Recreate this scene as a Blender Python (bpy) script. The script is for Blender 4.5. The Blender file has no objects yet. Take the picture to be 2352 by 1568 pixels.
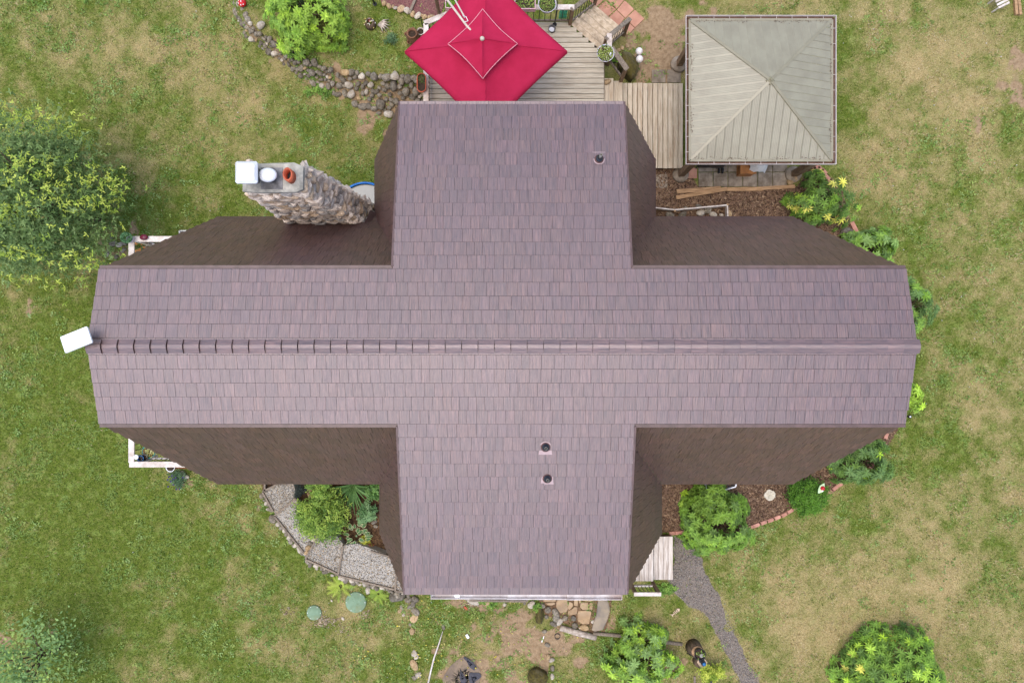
import bpy, math, random
import numpy as np
from mathutils import Vector, Matrix, Euler
R = random.Random(7)
NR = np.random.default_rng(7)
sc = bpy.context.scene
COL = sc.collection

# ------------------------------------------------------------------ camera, sky, sun, exposure
H = 20.3                      # drone height above the lawn
F = 1568.0                    # focal length in pixels of a 2352 px wide picture (24 mm on 36 mm)
cam = bpy.data.cameras.new('camera'); cam.lens = 24.0; cam.sensor_width = 36.0; cam.sensor_fit = 'HORIZONTAL'
cam.clip_start = 0.1; cam.clip_end = 2000
camo = bpy.data.objects.new('camera', cam); COL.objects.link(camo)
camo.location = (0, 0, H); camo.rotation_euler = (0, 0, 0); sc.camera = camo
SUN_EL, SUN_AZ = math.radians(79), math.radians(240)      # azimuth clockwise from north
world = bpy.data.worlds.new('World'); sc.world = world; world.use_nodes = True
wn = world.node_tree; bg = wn.nodes['Background']
sky = wn.nodes.new('ShaderNodeTexSky'); sky.sky_type = 'NISHITA'; sky.sun_disc = False
sky.sun_elevation = SUN_EL; sky.sun_rotation = SUN_AZ; sky.air_density = 1.0; sky.dust_density = 2.6; sky.ozone_density = 1.0
wn.links.new(sky.outputs['Color'], bg.inputs['Color']); bg.inputs['Strength'].default_value = 0.15
sun = bpy.data.lights.new('sun', 'SUN'); sun.energy = 0.8; sun.angle = math.radians(70); sun.color = (1.0, 0.96, 0.9)
suno = bpy.data.objects.new('sun', sun); COL.objects.link(suno)
sd = Vector((math.sin(SUN_AZ) * math.cos(SUN_EL), math.cos(SUN_AZ) * math.cos(SUN_EL), math.sin(SUN_EL)))
suno.rotation_euler = sd.to_track_quat('Z', 'Y').to_euler(); suno.location = sd * 40
vs = sc.view_settings; vs.view_transform = 'Standard'; vs.look = 'None'; vs.gamma = 1.0; vs.exposure = 1.0
vs.use_curve_mapping = False
sc.render.engine = 'CYCLES'; sc.cycles.max_bounces = 6; sc.cycles.diffuse_bounces = 3; sc.cycles.glossy_bounces = 2

# ------------------------------------------------------------------ helpers
def P(px, py, z=0.0):
    """plan position of a point seen at picture position (px, py) that stands z metres above the lawn"""
    d = (H - z) / F
    return Vector(((px - 1176.0) * d, (784.0 - py) * d, z))
def S(r, g, b, k=1.0):
    f = lambda c: (c / 255 / 12.92 if c <= 10 else ((c / 255 + .055) / 1.055) ** 2.4) * k
    return (f(r), f(g), f(b), 1.0)
BASE = {}
def empty(name, loc, label=None, cat=None, group=None, rz=0.0):
    o = bpy.data.objects.new(name, None); COL.objects.link(o); o.location = loc; o.empty_display_size = .2
    o.rotation_euler = (0, 0, rz); BASE[o.name] = Vector(loc)
    return tag(o, label, cat, group)
def tag(o, label=None, cat=None, group=None, kind=None):
    if label: o['label'] = label
    if cat: o['category'] = cat
    if group: o['group'] = group
    if kind: o['kind'] = kind
    return o
def base(o): return BASE.get(o.name, Vector((0, 0, 0))) if o is not None else Vector((0, 0, 0))
def link(name, me, mat=None, parent=None, loc=None):
    o = bpy.data.objects.new(name, me); COL.objects.link(o)
    if mat is not None and not me.materials: me.materials.append(mat)
    if parent is not None:
        o.parent = parent; BASE[o.name] = base(parent)
    if loc is not None: o.location = Vector(loc) - base(parent)
    return o
class MB:
    def __init__(s): s.v = []; s.f = []; s.c = []; s.uv = []
    def add(s, vs, fs, c=None, uv=None):
        n = len(s.v); s.v += [tuple(p) for p in vs]; s.f += [tuple(i + n for i in f) for f in fs]
        if c is not None: s.c += [c] * len(vs)
        if uv is not None: s.uv += uv
        return s
    def box(s, c, size, rz=0.0, M=None, col=None):
        hx, hy, hz = (q / 2 for q in size)
        pts = [Vector((x, y, z)) for z in (-hz, hz) for y in (-hy, hy) for x in (-hx, hx)]
        m = M if M is not None else Matrix.Rotation(rz, 3, 'Z')
        s.add([m @ p + Vector(c) for p in pts], [(0, 2, 3, 1), (4, 5, 7, 6), (0, 1, 5, 4), (2, 6, 7, 3), (0, 4, 6, 2), (1, 3, 7, 5)], col)
        return s
    def bar(s, a, b, w, h, col=None, up=(0, 0, 1)):
        a, b = Vector(a), Vector(b); d = b - a; L = d.length
        y = d.normalized(); x = y.cross(Vector(up))
        if x.length < 1e-4: x = Vector((1, 0, 0))
        x.normalize(); z = x.cross(y)
        m = Matrix((x, y, z)).transposed()
        return s.box((a + b) / 2, (w, L, h), M=m, col=col)
    def tube(s, pts, rad, n=8, col=None, cap=True):
        pts = [Vector(p) for p in pts]; rad = rad if isinstance(rad, (list, tuple)) else [rad] * len(pts)
        rings = []; vs = []; fs = []
        for i, p in enumerate(pts):
            d = (pts[min(i + 1, len(pts) - 1)] - pts[max(i - 1, 0)]).normalized()
            x = d.cross(Vector((0, 0, 1))); x = x if x.length > 1e-3 else Vector((1, 0, 0)); x.normalize(); y = d.cross(x)
            for k in range(n):
                a = 2 * math.pi * k / n; vs.append(p + (x * math.cos(a) + y * math.sin(a)) * rad[i])
        for i in range(len(pts) - 1):
            for k in range(n):
                fs.append((i * n + k, i * n + (k + 1) % n, (i + 1) * n + (k + 1) % n, (i + 1) * n + k))
        if cap: fs += [tuple(range(n))[::-1], tuple((len(pts) - 1) * n + k for k in range(n))]
        return s.add(vs, fs, col)
    def lathe(s, c, prof, n=20, sx=1.0, sy=1.0, col=None, cap0=True, cap1=False, M=None):
        c = Vector(c); vs = []; fs = []
        for (r, z) in prof:
            for k in range(n):
                a = 2 * math.pi * k / n; p = Vector((r * math.cos(a) * sx, r * math.sin(a) * sy, z))
                vs.append((M @ p if M else p) + c)
        m = len(prof)
        for i in range(m - 1):
            for k in range(n): fs.append((i * n + k, i * n + (k + 1) % n, (i + 1) * n + (k + 1) % n, (i + 1) * n + k))
        if cap0: fs.append(tuple(range(n))[::-1])
        if cap1: fs.append(tuple((m - 1) * n + k for k in range(n)))
        return s.add(vs, fs, col)
    def slab(s, poly, z0, z1, bev=0.0, col=None):
        n = len(poly); c = Vector((sum(p[0] for p in poly) / n, sum(p[1] for p in poly) / n))
        vs = [(p[0], p[1], z0) for p in poly]; rows = [(1.0, z1 - bev)] + ([(1 - min(.12, bev / .12), z1)] if bev else [])
        for k, z in rows: vs += [(c.x + (p[0] - c.x) * k, c.y + (p[1] - c.y) * k, z) for p in poly]
        m = len(rows) + 1
        fs = [(r * n + i, r * n + (i + 1) % n, (r + 1) * n + (i + 1) % n, (r + 1) * n + i) for r in range(m - 1) for i in range(n)]
        fs += [tuple((m - 1) * n + i for i in range(n)), tuple(range(n))[::-1]]
        return s.add(vs, fs, col)
    def mesh(s, name, off=Vector((0, 0, 0)), smooth=False):
        me = bpy.data.meshes.new(name)
        me.from_pydata([(v[0] - off[0], v[1] - off[1], v[2] - off[2]) for v in s.v], [], s.f)
        if s.c and len(s.c) == len(s.v):
            at = me.attributes.new('tint', 'FLOAT_COLOR', 'POINT'); at.data.foreach_set('color', np.array([(c[0], c[1], c[2], 1.0) for c in s.c], dtype=np.float32).ravel())
        if s.uv and len(s.uv) == len(s.v):
            lay = me.uv_layers.new(name='UVMap'); li = np.empty(len(me.loops), dtype=np.int32); me.loops.foreach_get('vertex_index', li)
            lay.data.foreach_set('uv', np.array(s.uv, dtype=np.float32)[li].ravel())
        if smooth: me.polygons.foreach_set('use_smooth', [True] * len(me.polygons))
        me.update(); return me
    def build(s, name, mat, parent=None, smooth=False):
        return link(name, s.mesh(name, base(parent), smooth), mat, parent)
def np_mesh(name, V, Fc, colors=None, attrs=None, smooth=False):
    """numpy mesh of triangles or quads"""
    me = bpy.data.meshes.new(name); n, k = Fc.shape
    me.vertices.add(len(V)); me.vertices.foreach_set('co', np.ascontiguousarray(V, dtype=np.float32).ravel())
    me.loops.add(n * k); me.loops.foreach_set('vertex_index', np.ascontiguousarray(Fc, dtype=np.int32).ravel())
    me.polygons.add(n); me.polygons.foreach_set('loop_start', np.arange(0, n * k, k, dtype=np.int32))
    if smooth: me.polygons.foreach_set('use_smooth', np.ones(n, dtype=bool))
    if colors is not None:
        at = me.attributes.new('tint', 'FLOAT_COLOR', 'POINT')
        at.data.foreach_set('color', np.concatenate([colors, np.ones((len(V), 1))], 1).astype(np.float32).ravel())
    for nm, a in (attrs or {}).items():
        at = me.attributes.new(nm, 'FLOAT', 'POINT'); at.data.foreach_set('value', a.astype(np.float32).ravel())
    me.update(calc_edges=True); me.validate(); return me
_lat = {}
def vnoise(x, y, scale, seed=0):
    if seed not in _lat: _lat[seed] = np.random.default_rng(seed + 100).random((256, 256))
    L = _lat[seed]; u = np.asarray(x) * scale + 1000.3; v = np.asarray(y) * scale + 1000.7
    i = np.floor(u).astype(int); j = np.floor(v).astype(int); fu = u - i; fv = v - j
    fu = fu * fu * (3 - 2 * fu); fv = fv * fv * (3 - 2 * fv)
    g = lambda a, b: L[a % 256, b % 256]
    return (g(i, j) * (1 - fu) + g(i + 1, j) * fu) * (1 - fv) + (g(i, j + 1) * (1 - fu) + g(i + 1, j + 1) * fu) * fv
def fbm(x, y, scale, seed=0, octv=4):
    t = 0; a = .5; n = 0
    for o in range(octv):
        t = t + a * vnoise(x, y, scale * 2 ** o, seed + o); n += a; a *= .55
    return t / n
def inpoly(x, y, poly):
    x = np.asarray(x); y = np.asarray(y); r = np.zeros(x.shape, bool); n = len(poly)
    for i in range(n):
        x1, y1 = poly[i][0], poly[i][1]; x2, y2 = poly[(i + 1) % n][0], poly[(i + 1) % n][1]
        if y1 == y2: continue
        c = ((y1 > y) != (y2 > y)) & (x < (x2 - x1) * (y - y1) / (y2 - y1) + x1); r ^= c
    return r
def sm(a, b, x): t = np.clip((x - a) / (b - a), 0, 1); return t * t * (3 - 2 * t)

# ------------------------------------------------------------------ materials
def newmat(name):
    m = bpy.data.materials.new(name); m.use_nodes = True; nt = m.node_tree
    return m, nt, nt.nodes['Principled BSDF']
def nd(nt, t, **k):
    n = nt.nodes.new(t)
    for a, b in k.items(): setattr(n, a, b)
    return n
def mixc(nt, fac, a, b, bt='MIX'):
    n = nd(nt, 'ShaderNodeMix', data_type='RGBA', blend_type=bt)
    for i, v in ((0, fac), (6, a), (7, b)):
        if isinstance(v, bpy.types.NodeSocket): nt.links.new(v, n.inputs[i])
        else: n.inputs[i].default_value = v
    return n.outputs[2]
def math_(nt, op, a, b=None, c=None):
    n = nd(nt, 'ShaderNodeMath', operation=op)
    for i, v in enumerate((a, b, c)):
        if v is None: continue
        if isinstance(v, bpy.types.NodeSocket): nt.links.new(v, n.inputs[i])
        else: n.inputs[i].default_value = v
    return n.outputs[0]
def noise(nt, vec, scale, detail=4.0, rough=.6):
    n = nd(nt, 'ShaderNodeTexNoise'); n.inputs['Scale'].default_value = scale; n.inputs['Detail'].default_value = detail; n.inputs['Roughness'].default_value = rough
    if vec is not None: nt.links.new(vec, n.inputs['Vector'])
    return n.outputs['Fac']
def ramp(nt, fac, a, b):
    n = nd(nt, 'ShaderNodeMapRange'); n.inputs[1].default_value = a; n.inputs[2].default_value = b
    nt.links.new(fac, n.inputs[0]); return n.outputs[0]
def bump(nt, hgt, strength, dist, bsdf):
    n = nd(nt, 'ShaderNodeBump'); n.inputs['Strength'].default_value = strength; n.inputs['Distance'].default_value = dist
    nt.links.new(hgt, n.inputs['Height']); nt.links.new(n.outputs[0], bsdf.inputs['Normal'])
def mat(name, c1, c2=None, scale=8.0, rough=.7, bmp=0.0, stretch=(1, 1, 1), rnd=0.0, spec=.4, tint=False, metal=0.0, bscale=None, trans=0.0, lo=.35, hi=.65, wear=None):
    """c1..c2 mottled by noise; rnd: brightness change per object; tint: multiply by the mesh's tint attribute"""
    m, nt, b = newmat(name); c2 = c2 or tuple(q * .75 for q in c1[:3]) + (1,)
    tc = nd(nt, 'ShaderNodeTexCoord'); mp = nd(nt, 'ShaderNodeMapping'); mp.inputs['Scale'].default_value = stretch
    oi = nd(nt, 'ShaderNodeObjectInfo')
    if rnd:
        ad = nd(nt, 'ShaderNodeVectorMath', operation='ADD'); cb = nd(nt, 'ShaderNodeCombineXYZ')
        r10 = math_(nt, 'MULTIPLY', oi.outputs['Random'], 37.0); nt.links.new(r10, cb.inputs[0]); nt.links.new(r10, cb.inputs[1])
        nt.links.new(tc.outputs['Object'], ad.inputs[0]); nt.links.new(cb.outputs[0], ad.inputs[1]); nt.links.new(ad.outputs[0], mp.inputs[0])
    else: nt.links.new(tc.outputs['Object'], mp.inputs[0])
    n = noise(nt, mp.outputs[0], scale); col = mixc(nt, ramp(nt, n, lo, hi), c1, c2)
    if wear:
        n3 = noise(nt, mp.outputs[0], scale * .37, 5.0, .7); col = mixc(nt, math_(nt, 'MULTIPLY', ramp(nt, n3, .5, .72), .8), col, wear)
    if tint:
        a = nd(nt, 'ShaderNodeAttribute', attribute_name='tint'); col = mixc(nt, 1.0, col, a.outputs['Color'], 'MULTIPLY')
    if rnd:
        hs = nd(nt, 'ShaderNodeHueSaturation'); nt.links.new(col, hs.inputs['Color'])
        nt.links.new(math_(nt, 'MULTIPLY_ADD', oi.outputs['Random'], 2 * rnd, 1 - rnd), hs.inputs['Value'])
        f2 = math_(nt, 'FRACT', math_(nt, 'MULTIPLY', oi.outputs['Random'], 7.13))
        nt.links.new(math_(nt, 'MULTIPLY_ADD', f2, .4 * rnd, 1 - .2 * rnd), hs.inputs['Saturation']); col = hs.outputs[0]
    nt.links.new(col, b.inputs['Base Color']); b.inputs['Roughness'].default_value = rough
    b.inputs['Specular IOR Level'].default_value = spec; b.inputs['Metallic'].default_value = metal
    if bmp: bump(nt, noise(nt, mp.outputs[0], bscale or scale * 3), .8, bmp, b)
    if trans:
        tr = nd(nt, 'ShaderNodeBsdfTranslucent'); nt.links.new(col, tr.inputs[0]); mx = nd(nt, 'ShaderNodeMixShader'); mx.inputs[0].default_value = trans
        nt.links.new(b.outputs[0], mx.inputs[1]); nt.links.new(tr.outputs[0], mx.inputs[2]); nt.links.new(mx.outputs[0], nt.nodes['Material Output'].inputs[0])
    return m
def shingle_mat(name, grain):
    m, nt, b = newmat(name)
    uv = nd(nt, 'ShaderNodeUVMap'); mp = nd(nt, 'ShaderNodeMapping'); mp.inputs['Scale'].default_value = (90, 2.6, 1); nt.links.new(uv.outputs[0], mp.inputs[0])
    mp2 = nd(nt, 'ShaderNodeMapping'); mp2.inputs['Scale'].default_value = (26, 6, 1); nt.links.new(uv.outputs[0], mp2.inputs[0])
    g = noise(nt, mp.outputs[0], 1.0, 2.0, .55); g2 = noise(nt, mp2.outputs[0], 1.0, 3.0, .6)
    t = nd(nt, 'ShaderNodeAttribute', attribute_name='tint')
    c = mixc(nt, ramp(nt, g, .38, .62), SH_D, SH_L)
    c = mixc(nt, math_(nt, 'MULTIPLY', ramp(nt, g2, .45, .75), .5), c, SH_P)
    c = mixc(nt, 1.0, c, t.outputs['Color'], 'MULTIPLY')
    tco = nd(nt, 'ShaderNodeTexCoord'); mp3 = nd(nt, 'ShaderNodeMapping'); mp3.inputs['Scale'].default_value = (1.3, .35, .35); nt.links.new(tco.outputs['Object'], mp3.inputs[0])
    wv = ramp(nt, noise(nt, mp3.outputs[0], 1.6, 5.0, .65), .35, .7); c = mixc(nt, math_(nt, 'MULTIPLY', wv, .35), c, S(88, 70, 68))
    nt.links.new(c, b.inputs['Base Color']); b.inputs['Roughness'].default_value = .6; b.inputs['Specular IOR Level'].default_value = .15
    hh = math_(nt, 'ADD', g, math_(nt, 'MULTIPLY', g2, .5)); bump(nt, hh, grain, .012, b)
    gl = nd(nt, 'ShaderNodeBsdfGlossy'); gl.inputs['Color'].default_value = (.94, .9, .93, 1); gl.inputs['Roughness'].default_value = .42
    mx = nd(nt, 'ShaderNodeMixShader'); mx.inputs[0].default_value = .118; nt.links.new(b.inputs['Normal'].links[0].from_socket, gl.inputs['Normal'])
    nt.links.new(b.outputs[0], mx.inputs[1]); nt.links.new(gl.outputs[0], mx.inputs[2]); nt.links.new(mx.outputs[0], nt.nodes['Material Output'].inputs[0])
    return m
SH_D = S(62, 38, 32); SH_L = S(114, 82, 72); SH_P = S(90, 68, 70)
M = {}
M['shingle'] = shingle_mat('brown_metal_shake', .45)
M['trim'] = mat('brown_metal_trim', S(100, 76, 72), S(80, 60, 54), 5, .45, 0, spec=.6)
M['underlay'] = mat('dark_brown_underlay', S(72, 48, 42), S(56, 38, 33), 5, .8)
M['siding'] = mat('tan_wood_siding', S(150, 128, 100), S(120, 100, 76), 3, .75, .002, (1, 1, 12))
M['white_wood'] = mat('weathered_white_wood', S(226, 216, 206), S(192, 178, 166), 7, .6, .002, (1, 1, 1), rnd=.05, wear=S(160, 140, 122))
M['white_metal'] = mat('white_gutter_paint', S(232, 228, 228), S(200, 190, 186), 4, .4, wear=S(176, 154, 148))
M['grey_wood'] = mat('grey_weathered_timber', S(150, 136, 118), S(112, 98, 84), 9, .85, .004, (3, 3, 3), rnd=.12, wear=S(92, 80, 68))
M['deck_x'] = mat('weathered_deck_board_long', S(200, 190, 168), S(174, 160, 138), 7, .8, .003, (.35, 4.5, 4), rnd=.09, wear=S(150, 132, 108))
M['deck_y'] = mat('weathered_deck_board_cross', S(200, 186, 162), S(172, 154, 130), 7, .8, .003, (4.5, .35, 4), rnd=.10, wear=S(146, 118, 88))
M['deck_d'] = mat('weathered_stair_tread', S(208, 188, 160), S(176, 154, 126), 9, .8, .003, rnd=.08, wear=S(106, 90, 72))
M['deck_w'] = mat('whitewashed_porch_board', S(222, 212, 200), S(190, 174, 158), 6, .75, .003, (3, .4, 3), rnd=.06, wear=S(140, 118, 96))
M['brown_wood'] = mat('brown_cedar_post', S(138, 112, 86), S(104, 82, 62), 8, .75, .003, (2, 2, .6), rnd=.1)
M['new_wood'] = mat('tan_lumber', S(186, 148, 108), S(150, 116, 80), 8, .75, .003, (.5, 3, 3), rnd=.1)
M['black'] = mat('black_metal', S(34, 33, 36), S(22, 22, 24), 8, .45, 0)
M['charcoal'] = mat('charcoal_plastic', S(52, 54, 58), S(38, 40, 44), 8, .5)
M['stone'] = mat('rounded_field_stone', S(150, 140, 124), S(98, 90, 78), 5, .9, .015, rnd=.32, wear=S(104, 90, 62), spec=.2)
M['stone_light'] = mat('pale_field_stone', S(196, 186, 170), S(160, 146, 126), 5, .9, .012, rnd=.22, spec=.2)
M['stone_tan'] = mat('tan_field_stone', S(190, 164, 126), S(150, 122, 88), 5, .9, .012, rnd=.22, spec=.2)
M['chim'] = mat('chimney_ledge_stone', S(240, 226, 208), S(196, 178, 164), 6, .95, .02, (1, 1, 2.5), rnd=.30, spec=.15, wear=S(152, 116, 88))
M['chim_tan'] = mat('chimney_tan_stone', S(226, 202, 172), S(186, 158, 130), 6, .95, .02, (1, 1, 2.5), rnd=.2, spec=.15)
M['chim_grey'] = mat('chimney_grey_stone', S(206, 198, 190), S(150, 142, 136), 6, .95, .02, (1, 1, 2.5), rnd=.25, spec=.15)
M['mortar'] = mat('grey_mortar', S(140, 130, 120), S(100, 92, 86), 9, .95, .01)
M['concrete'] = mat('stained_concrete', S(184, 178, 164), S(142, 138, 126), 6, .9, .006, wear=S(96, 94, 92))
M['flag'] = mat('tan_flagstone', S(190, 162, 128), S(160, 132, 100), 3, .9, .008, rnd=.1, wear=S(142, 128, 110), spec=.2)
M['flag_grey'] = mat('grey_flagstone', S(160, 144, 122), S(128, 118, 106), 3, .9, .008, wear=S(170, 150, 120))
M['paver'] = mat('grey_concrete_paver', S(160, 146, 128), S(122, 108, 92), 5, .9, .005, rnd=.08, wear=S(92, 78, 62), spec=.2)
M['terra_paver'] = mat('terracotta_patio_paver', S(192, 142, 118), S(174, 124, 102), 4, .85, .004, rnd=.06)
M['brick'] = mat('pink_concrete_edging', S(200, 146, 126), S(168, 118, 100), 6, .9, .005, rnd=.1)
M['terracotta'] = mat('terracotta', S(196, 98, 66), S(160, 76, 50), 6, .75, .002)
M['clay'] = mat('brown_clay_pot', S(140, 98, 72), S(106, 74, 54), 6, .85, .003)
M['soil'] = mat('dark_potting_soil', S(72, 56, 42), S(46, 36, 28), 30, .95, .01)
M['steel'] = mat('bright_steel', S(226, 226, 228), S(206, 206, 208), 4, .3, metal=.6)
M['cap'] = mat('galvanized_white_cap', S(228, 228, 230), S(204, 204, 208), 3, .35, metal=.15)
M['soot'] = mat('sooty_grey_metal', S(128, 126, 126), S(70, 68, 68), 5, .6, metal=.3)
M['dish'] = mat('white_plastic', S(250, 250, 250), S(244, 244, 246), 3, .35)
M['rubber'] = mat('black_rubber_boot', S(34, 38, 46), S(24, 26, 32), 5, .3, spec=.8)
M['pvc'] = mat('grey_vent_pipe', S(150, 146, 136), S(120, 116, 108), 5, .6)
M['flash'] = mat('pink_brown_flashing', S(190, 166, 164), S(172, 148, 146), 4, .45)
M['flash_d'] = mat('brown_flashing_cone', S(112, 80, 74), S(94, 66, 60), 4, .45)
M['red'] = mat('crimson_canopy_fabric', S(186, 40, 76), S(176, 35, 69), 2.5, .85, .001, bscale=60, trans=.12, spec=.15)
M['pink_edge'] = mat('pale_pink_piping', S(224, 150, 162), S(206, 128, 142), 10, .8)
M['cream'] = mat('cream_pole', S(206, 196, 180), S(188, 176, 160), 5, .5)
M['gaz'] = mat('beige_metal_roof', S(146, 139, 114), S(134, 126, 102), 2.2, .42, spec=.8, rnd=.02)
M['gaz_trim'] = mat('beige_metal_trim', S(142, 134, 108), S(130, 122, 96), 3, .4, spec=.7)
for q in ('gaz', 'gaz_trim'): M[q].node_tree.nodes['Principled BSDF'].inputs['IOR'].default_value = 1.58
M['gutter'] = mat('cream_gutter_wire', S(226, 214, 206), S(206, 194, 186), 5, .5)
M['litter'] = mat('rusty_needle_litter', S(112, 84, 68), S(78, 56, 46), 40, .95, .01)
M['pool_blue'] = mat('blue_plastic_rim', S(36, 124, 206), S(24, 100, 184), 5, .35)
M['pool_in'] = mat('murky_grey_water', S(172, 170, 160), S(158, 156, 146), 1.5, .12, spec=.6)
M['lid'] = mat('green_plastic_lid', S(126, 150, 122), S(110, 134, 106), 6, .8, .002, wear=S(134, 138, 100))
M['bark'] = mat('grey_brown_bark', S(120, 100, 80), S(72, 58, 46), 10, .95, .01, (2, 2, .5))
M['log'] = mat('peeled_grey_log', S(206, 192, 176), S(150, 132, 116), 9, .9, .006, (1, 1, 1))
M['moss'] = mat('moss_covered_rock', S(98, 88, 40), S(62, 54, 28), 6, .98, .03, wear=S(120, 112, 84))
M['mulch'] = mat('bark_mulch', S(138, 110, 88), S(92, 70, 56), 34, .98, .02, lo=.3, hi=.7, wear=S(104, 80, 60))
M['redmulch'] = mat('red_lava_mulch', S(140, 92, 88), S(92, 58, 56), 30, .98, .02, wear=S(150, 120, 100))
M['bedsoil'] = mat('dark_garden_soil', S(110, 82, 56), S(64, 46, 32), 18, .98, .02)
M['gravel'] = mat('river_gravel_bed', S(200, 192, 178), S(150, 144, 136), 34, .95, .02, lo=.3, hi=.7)
M['chips'] = mat('loose_pebble', S(236, 232, 226), S(200, 196, 190), 3, .9, tint=True, spec=.2)
M['blade'] = mat('grass_blade', (1, 1, 1, 1), (.86, .86, .86, 1), 30, .7, tint=True, spec=.15, trans=.25)
M['leaf'] = mat('small_leaf', (1, 1, 1, 1), (.85, .85, .85, 1), 20, .55, tint=True, spec=.3, trans=.25)
M['teal'] = mat('teal_hose', S(80, 208, 170), S(66, 190, 152), 5, .5)
M['white_cloth'] = mat('white_cover', S(222, 218, 212), S(196, 192, 186), 4, .8)
M['plastic_black'] = mat('black_weed_fabric', S(74, 72, 78), S(54, 54, 60), 4, .7, .01)
M['mat_tarp'] = mat('faded_weed_mat', S(142, 122, 100), S(112, 98, 84), 3, .9, .01)
M['glass'] = mat('window_glass', S(60, 66, 72), S(50, 56, 62), 2, .05, spec=.8)
M['lilac'] = mat('lilac_pot_plastic', S(206, 200, 210), S(186, 180, 192), 4, .5)
M['pinkpot'] = mat('pink_planter_plastic', S(232, 190, 194), S(208, 160, 168), 4, .5)
M['mosaic'] = mat('white_mosaic_glass', S(236, 232, 228), S(168, 96, 84), 60, .2, spec=.7, lo=.5, hi=.75)
M['blueglass'] = mat('blue_glass', S(30, 110, 170), S(20, 90, 150), 4, .15, spec=.8)
M['tealpot'] = mat('teal_glaze', S(50, 160, 150), S(36, 130, 124), 4, .25, spec=.7)
M['ladybug'] = mat('ladybug_red', S(206, 32, 40), S(190, 26, 34), 4, .3)
M['paleleaf'] = mat('pale_green_metal_leaf', S(206, 226, 180), S(180, 206, 150), 8, .5)
M['orange'] = mat('orange_petal', S(206, 150, 90), S(170, 110, 60), 12, .7)
M['maroon'] = mat('maroon_glass', S(110, 34, 52), S(80, 24, 40), 6, .25)
M['fish'] = mat('pale_tan_wood_cutout', S(214, 188, 160), S(196, 168, 140), 6, .8)
M['pawstone'] = mat('cast_cream_stone', S(212, 202, 182), S(192, 182, 160), 10, .9, .006)
M['rust'] = mat('rusty_iron', S(140, 74, 48), S(96, 52, 36), 12, .9)

# ------------------------------------------------------------------ lawn: one sheet out to the horizon
WUP = [(530, -300), (548, 0), (578, 62), (640, 108), (700, 138), (760, 163), (830, 170), (900, 178), (990, 186), (1100, 186)]
WLO = [(515, -260), (540, 22), (566, 82), (640, 138), (720, 192), (780, 218), (830, 246), (880, 258), (930, 262), (1100, 262)]
def px_of(x, y): return x * F / H + 1176.0, 784.0 - y * F / H
def ground_h(x, y):
    px, py = px_of(x, y)
    yu = np.interp(px, [p[0] for p in WUP], [p[1] for p in WUP]); yl = np.interp(px, [p[0] for p in WLO], [p[1] for p in WLO])
    t = np.clip((yl - py) / np.maximum(yl - yu, 1), 0, 1)
    t = np.where(px < 531, 0, t) * (1 - sm(1030, 1100, px))
    far = 1 - sm(16, 30, np.hypot(x, y))
    return .58 * t * far + .05 * (fbm(x, y, .25, 3) - .5) * far
DRY = [(180, 40, 110, .35), (330, 60, 90, .2), (300, 190, 110, .3), (440, 120, 120, .4), (520, 230, 110, .45), (610, 260, 80, .3), (400, 330, 110, .25), (80, 330, 90, .2),
       (250, 330, 60, .3), (1990, 90, 120, .3), (2080, 160, 140, .5), (2130, 290, 140, .45), (2010, 330, 90, .5), (1960, 420, 70, .55), (2060, 450, 90, .3), (2230, 240, 120, .35),
       (2260, 60, 130, .4), (2300, 380, 90, .3), (2200, 520, 80, .25), (2280, 620, 90, .4), (2170, 690, 70, .4), (2320, 760, 60, .45), (2230, 850, 60, .2), (2290, 950, 70, .2),
       (2110, 1180, 60, .3), (2190, 1230, 70, .3), (2310, 1130, 80, .35), (1760, 1290, 70, .45), (1830, 1380, 120, .55), (1950, 1420, 130, .65), (2080, 1440, 110, .6), (2200, 1480, 110, .5),
       (2300, 1440, 80, .35), (1850, 1530, 110, .55), (1960, 1300, 60, .3), (1560, 1400, 80, .45), (1500, 1440, 60, .4), (1660, 1490, 60, .4), (1540, 1500, 60, .4), (850, 1470, 110, .5), (640, 1500, 90, .4),
       (760, 1400, 60, .25), (520, 1320, 90, .25), (560, 1180, 70, .25), (690, 1330, 60, .3), (1140, 1480, 140, .35), (450, 1120, 60, .25), (770, 60, 40, .2), (860, 150, 60, .25), (2150, 1330, 80, .3), (2330, 1300, 60, .3), (30, 700, 50, .35)]
LUSH = [(1930, 130, 60, .5), (1935, 260, 50, .5), (1930, 60, 50, .4), (2030, 110, 60, .35), (350, 480, 90, .35), (150, 900, 200, .3), (120, 1080, 200, .35), (300, 1250, 200, .4), (160, 1400, 160, .4), (420, 1400, 120, .25),
        (60, 620, 60, .2), (2150, 860, 110, .25), (2120, 1010, 110, .25), (2250, 1050, 60, .2), (1790, 1230, 60, .3), (2100, 560, 70, .3), (2200, 420, 70, .35), (1960, 1180, 90, .25), (2290, 1350, 60, .3), (1640, 1350, 40, .0),
        (480, 480, 90, .25), (860, 90, 60, .3), (740, 380, 60, .2), (560, 1250, 50, .2), (880, 60, 40, .3), (2030, 700, 50, .2), (1480, 1390, 40, .3)]
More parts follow.
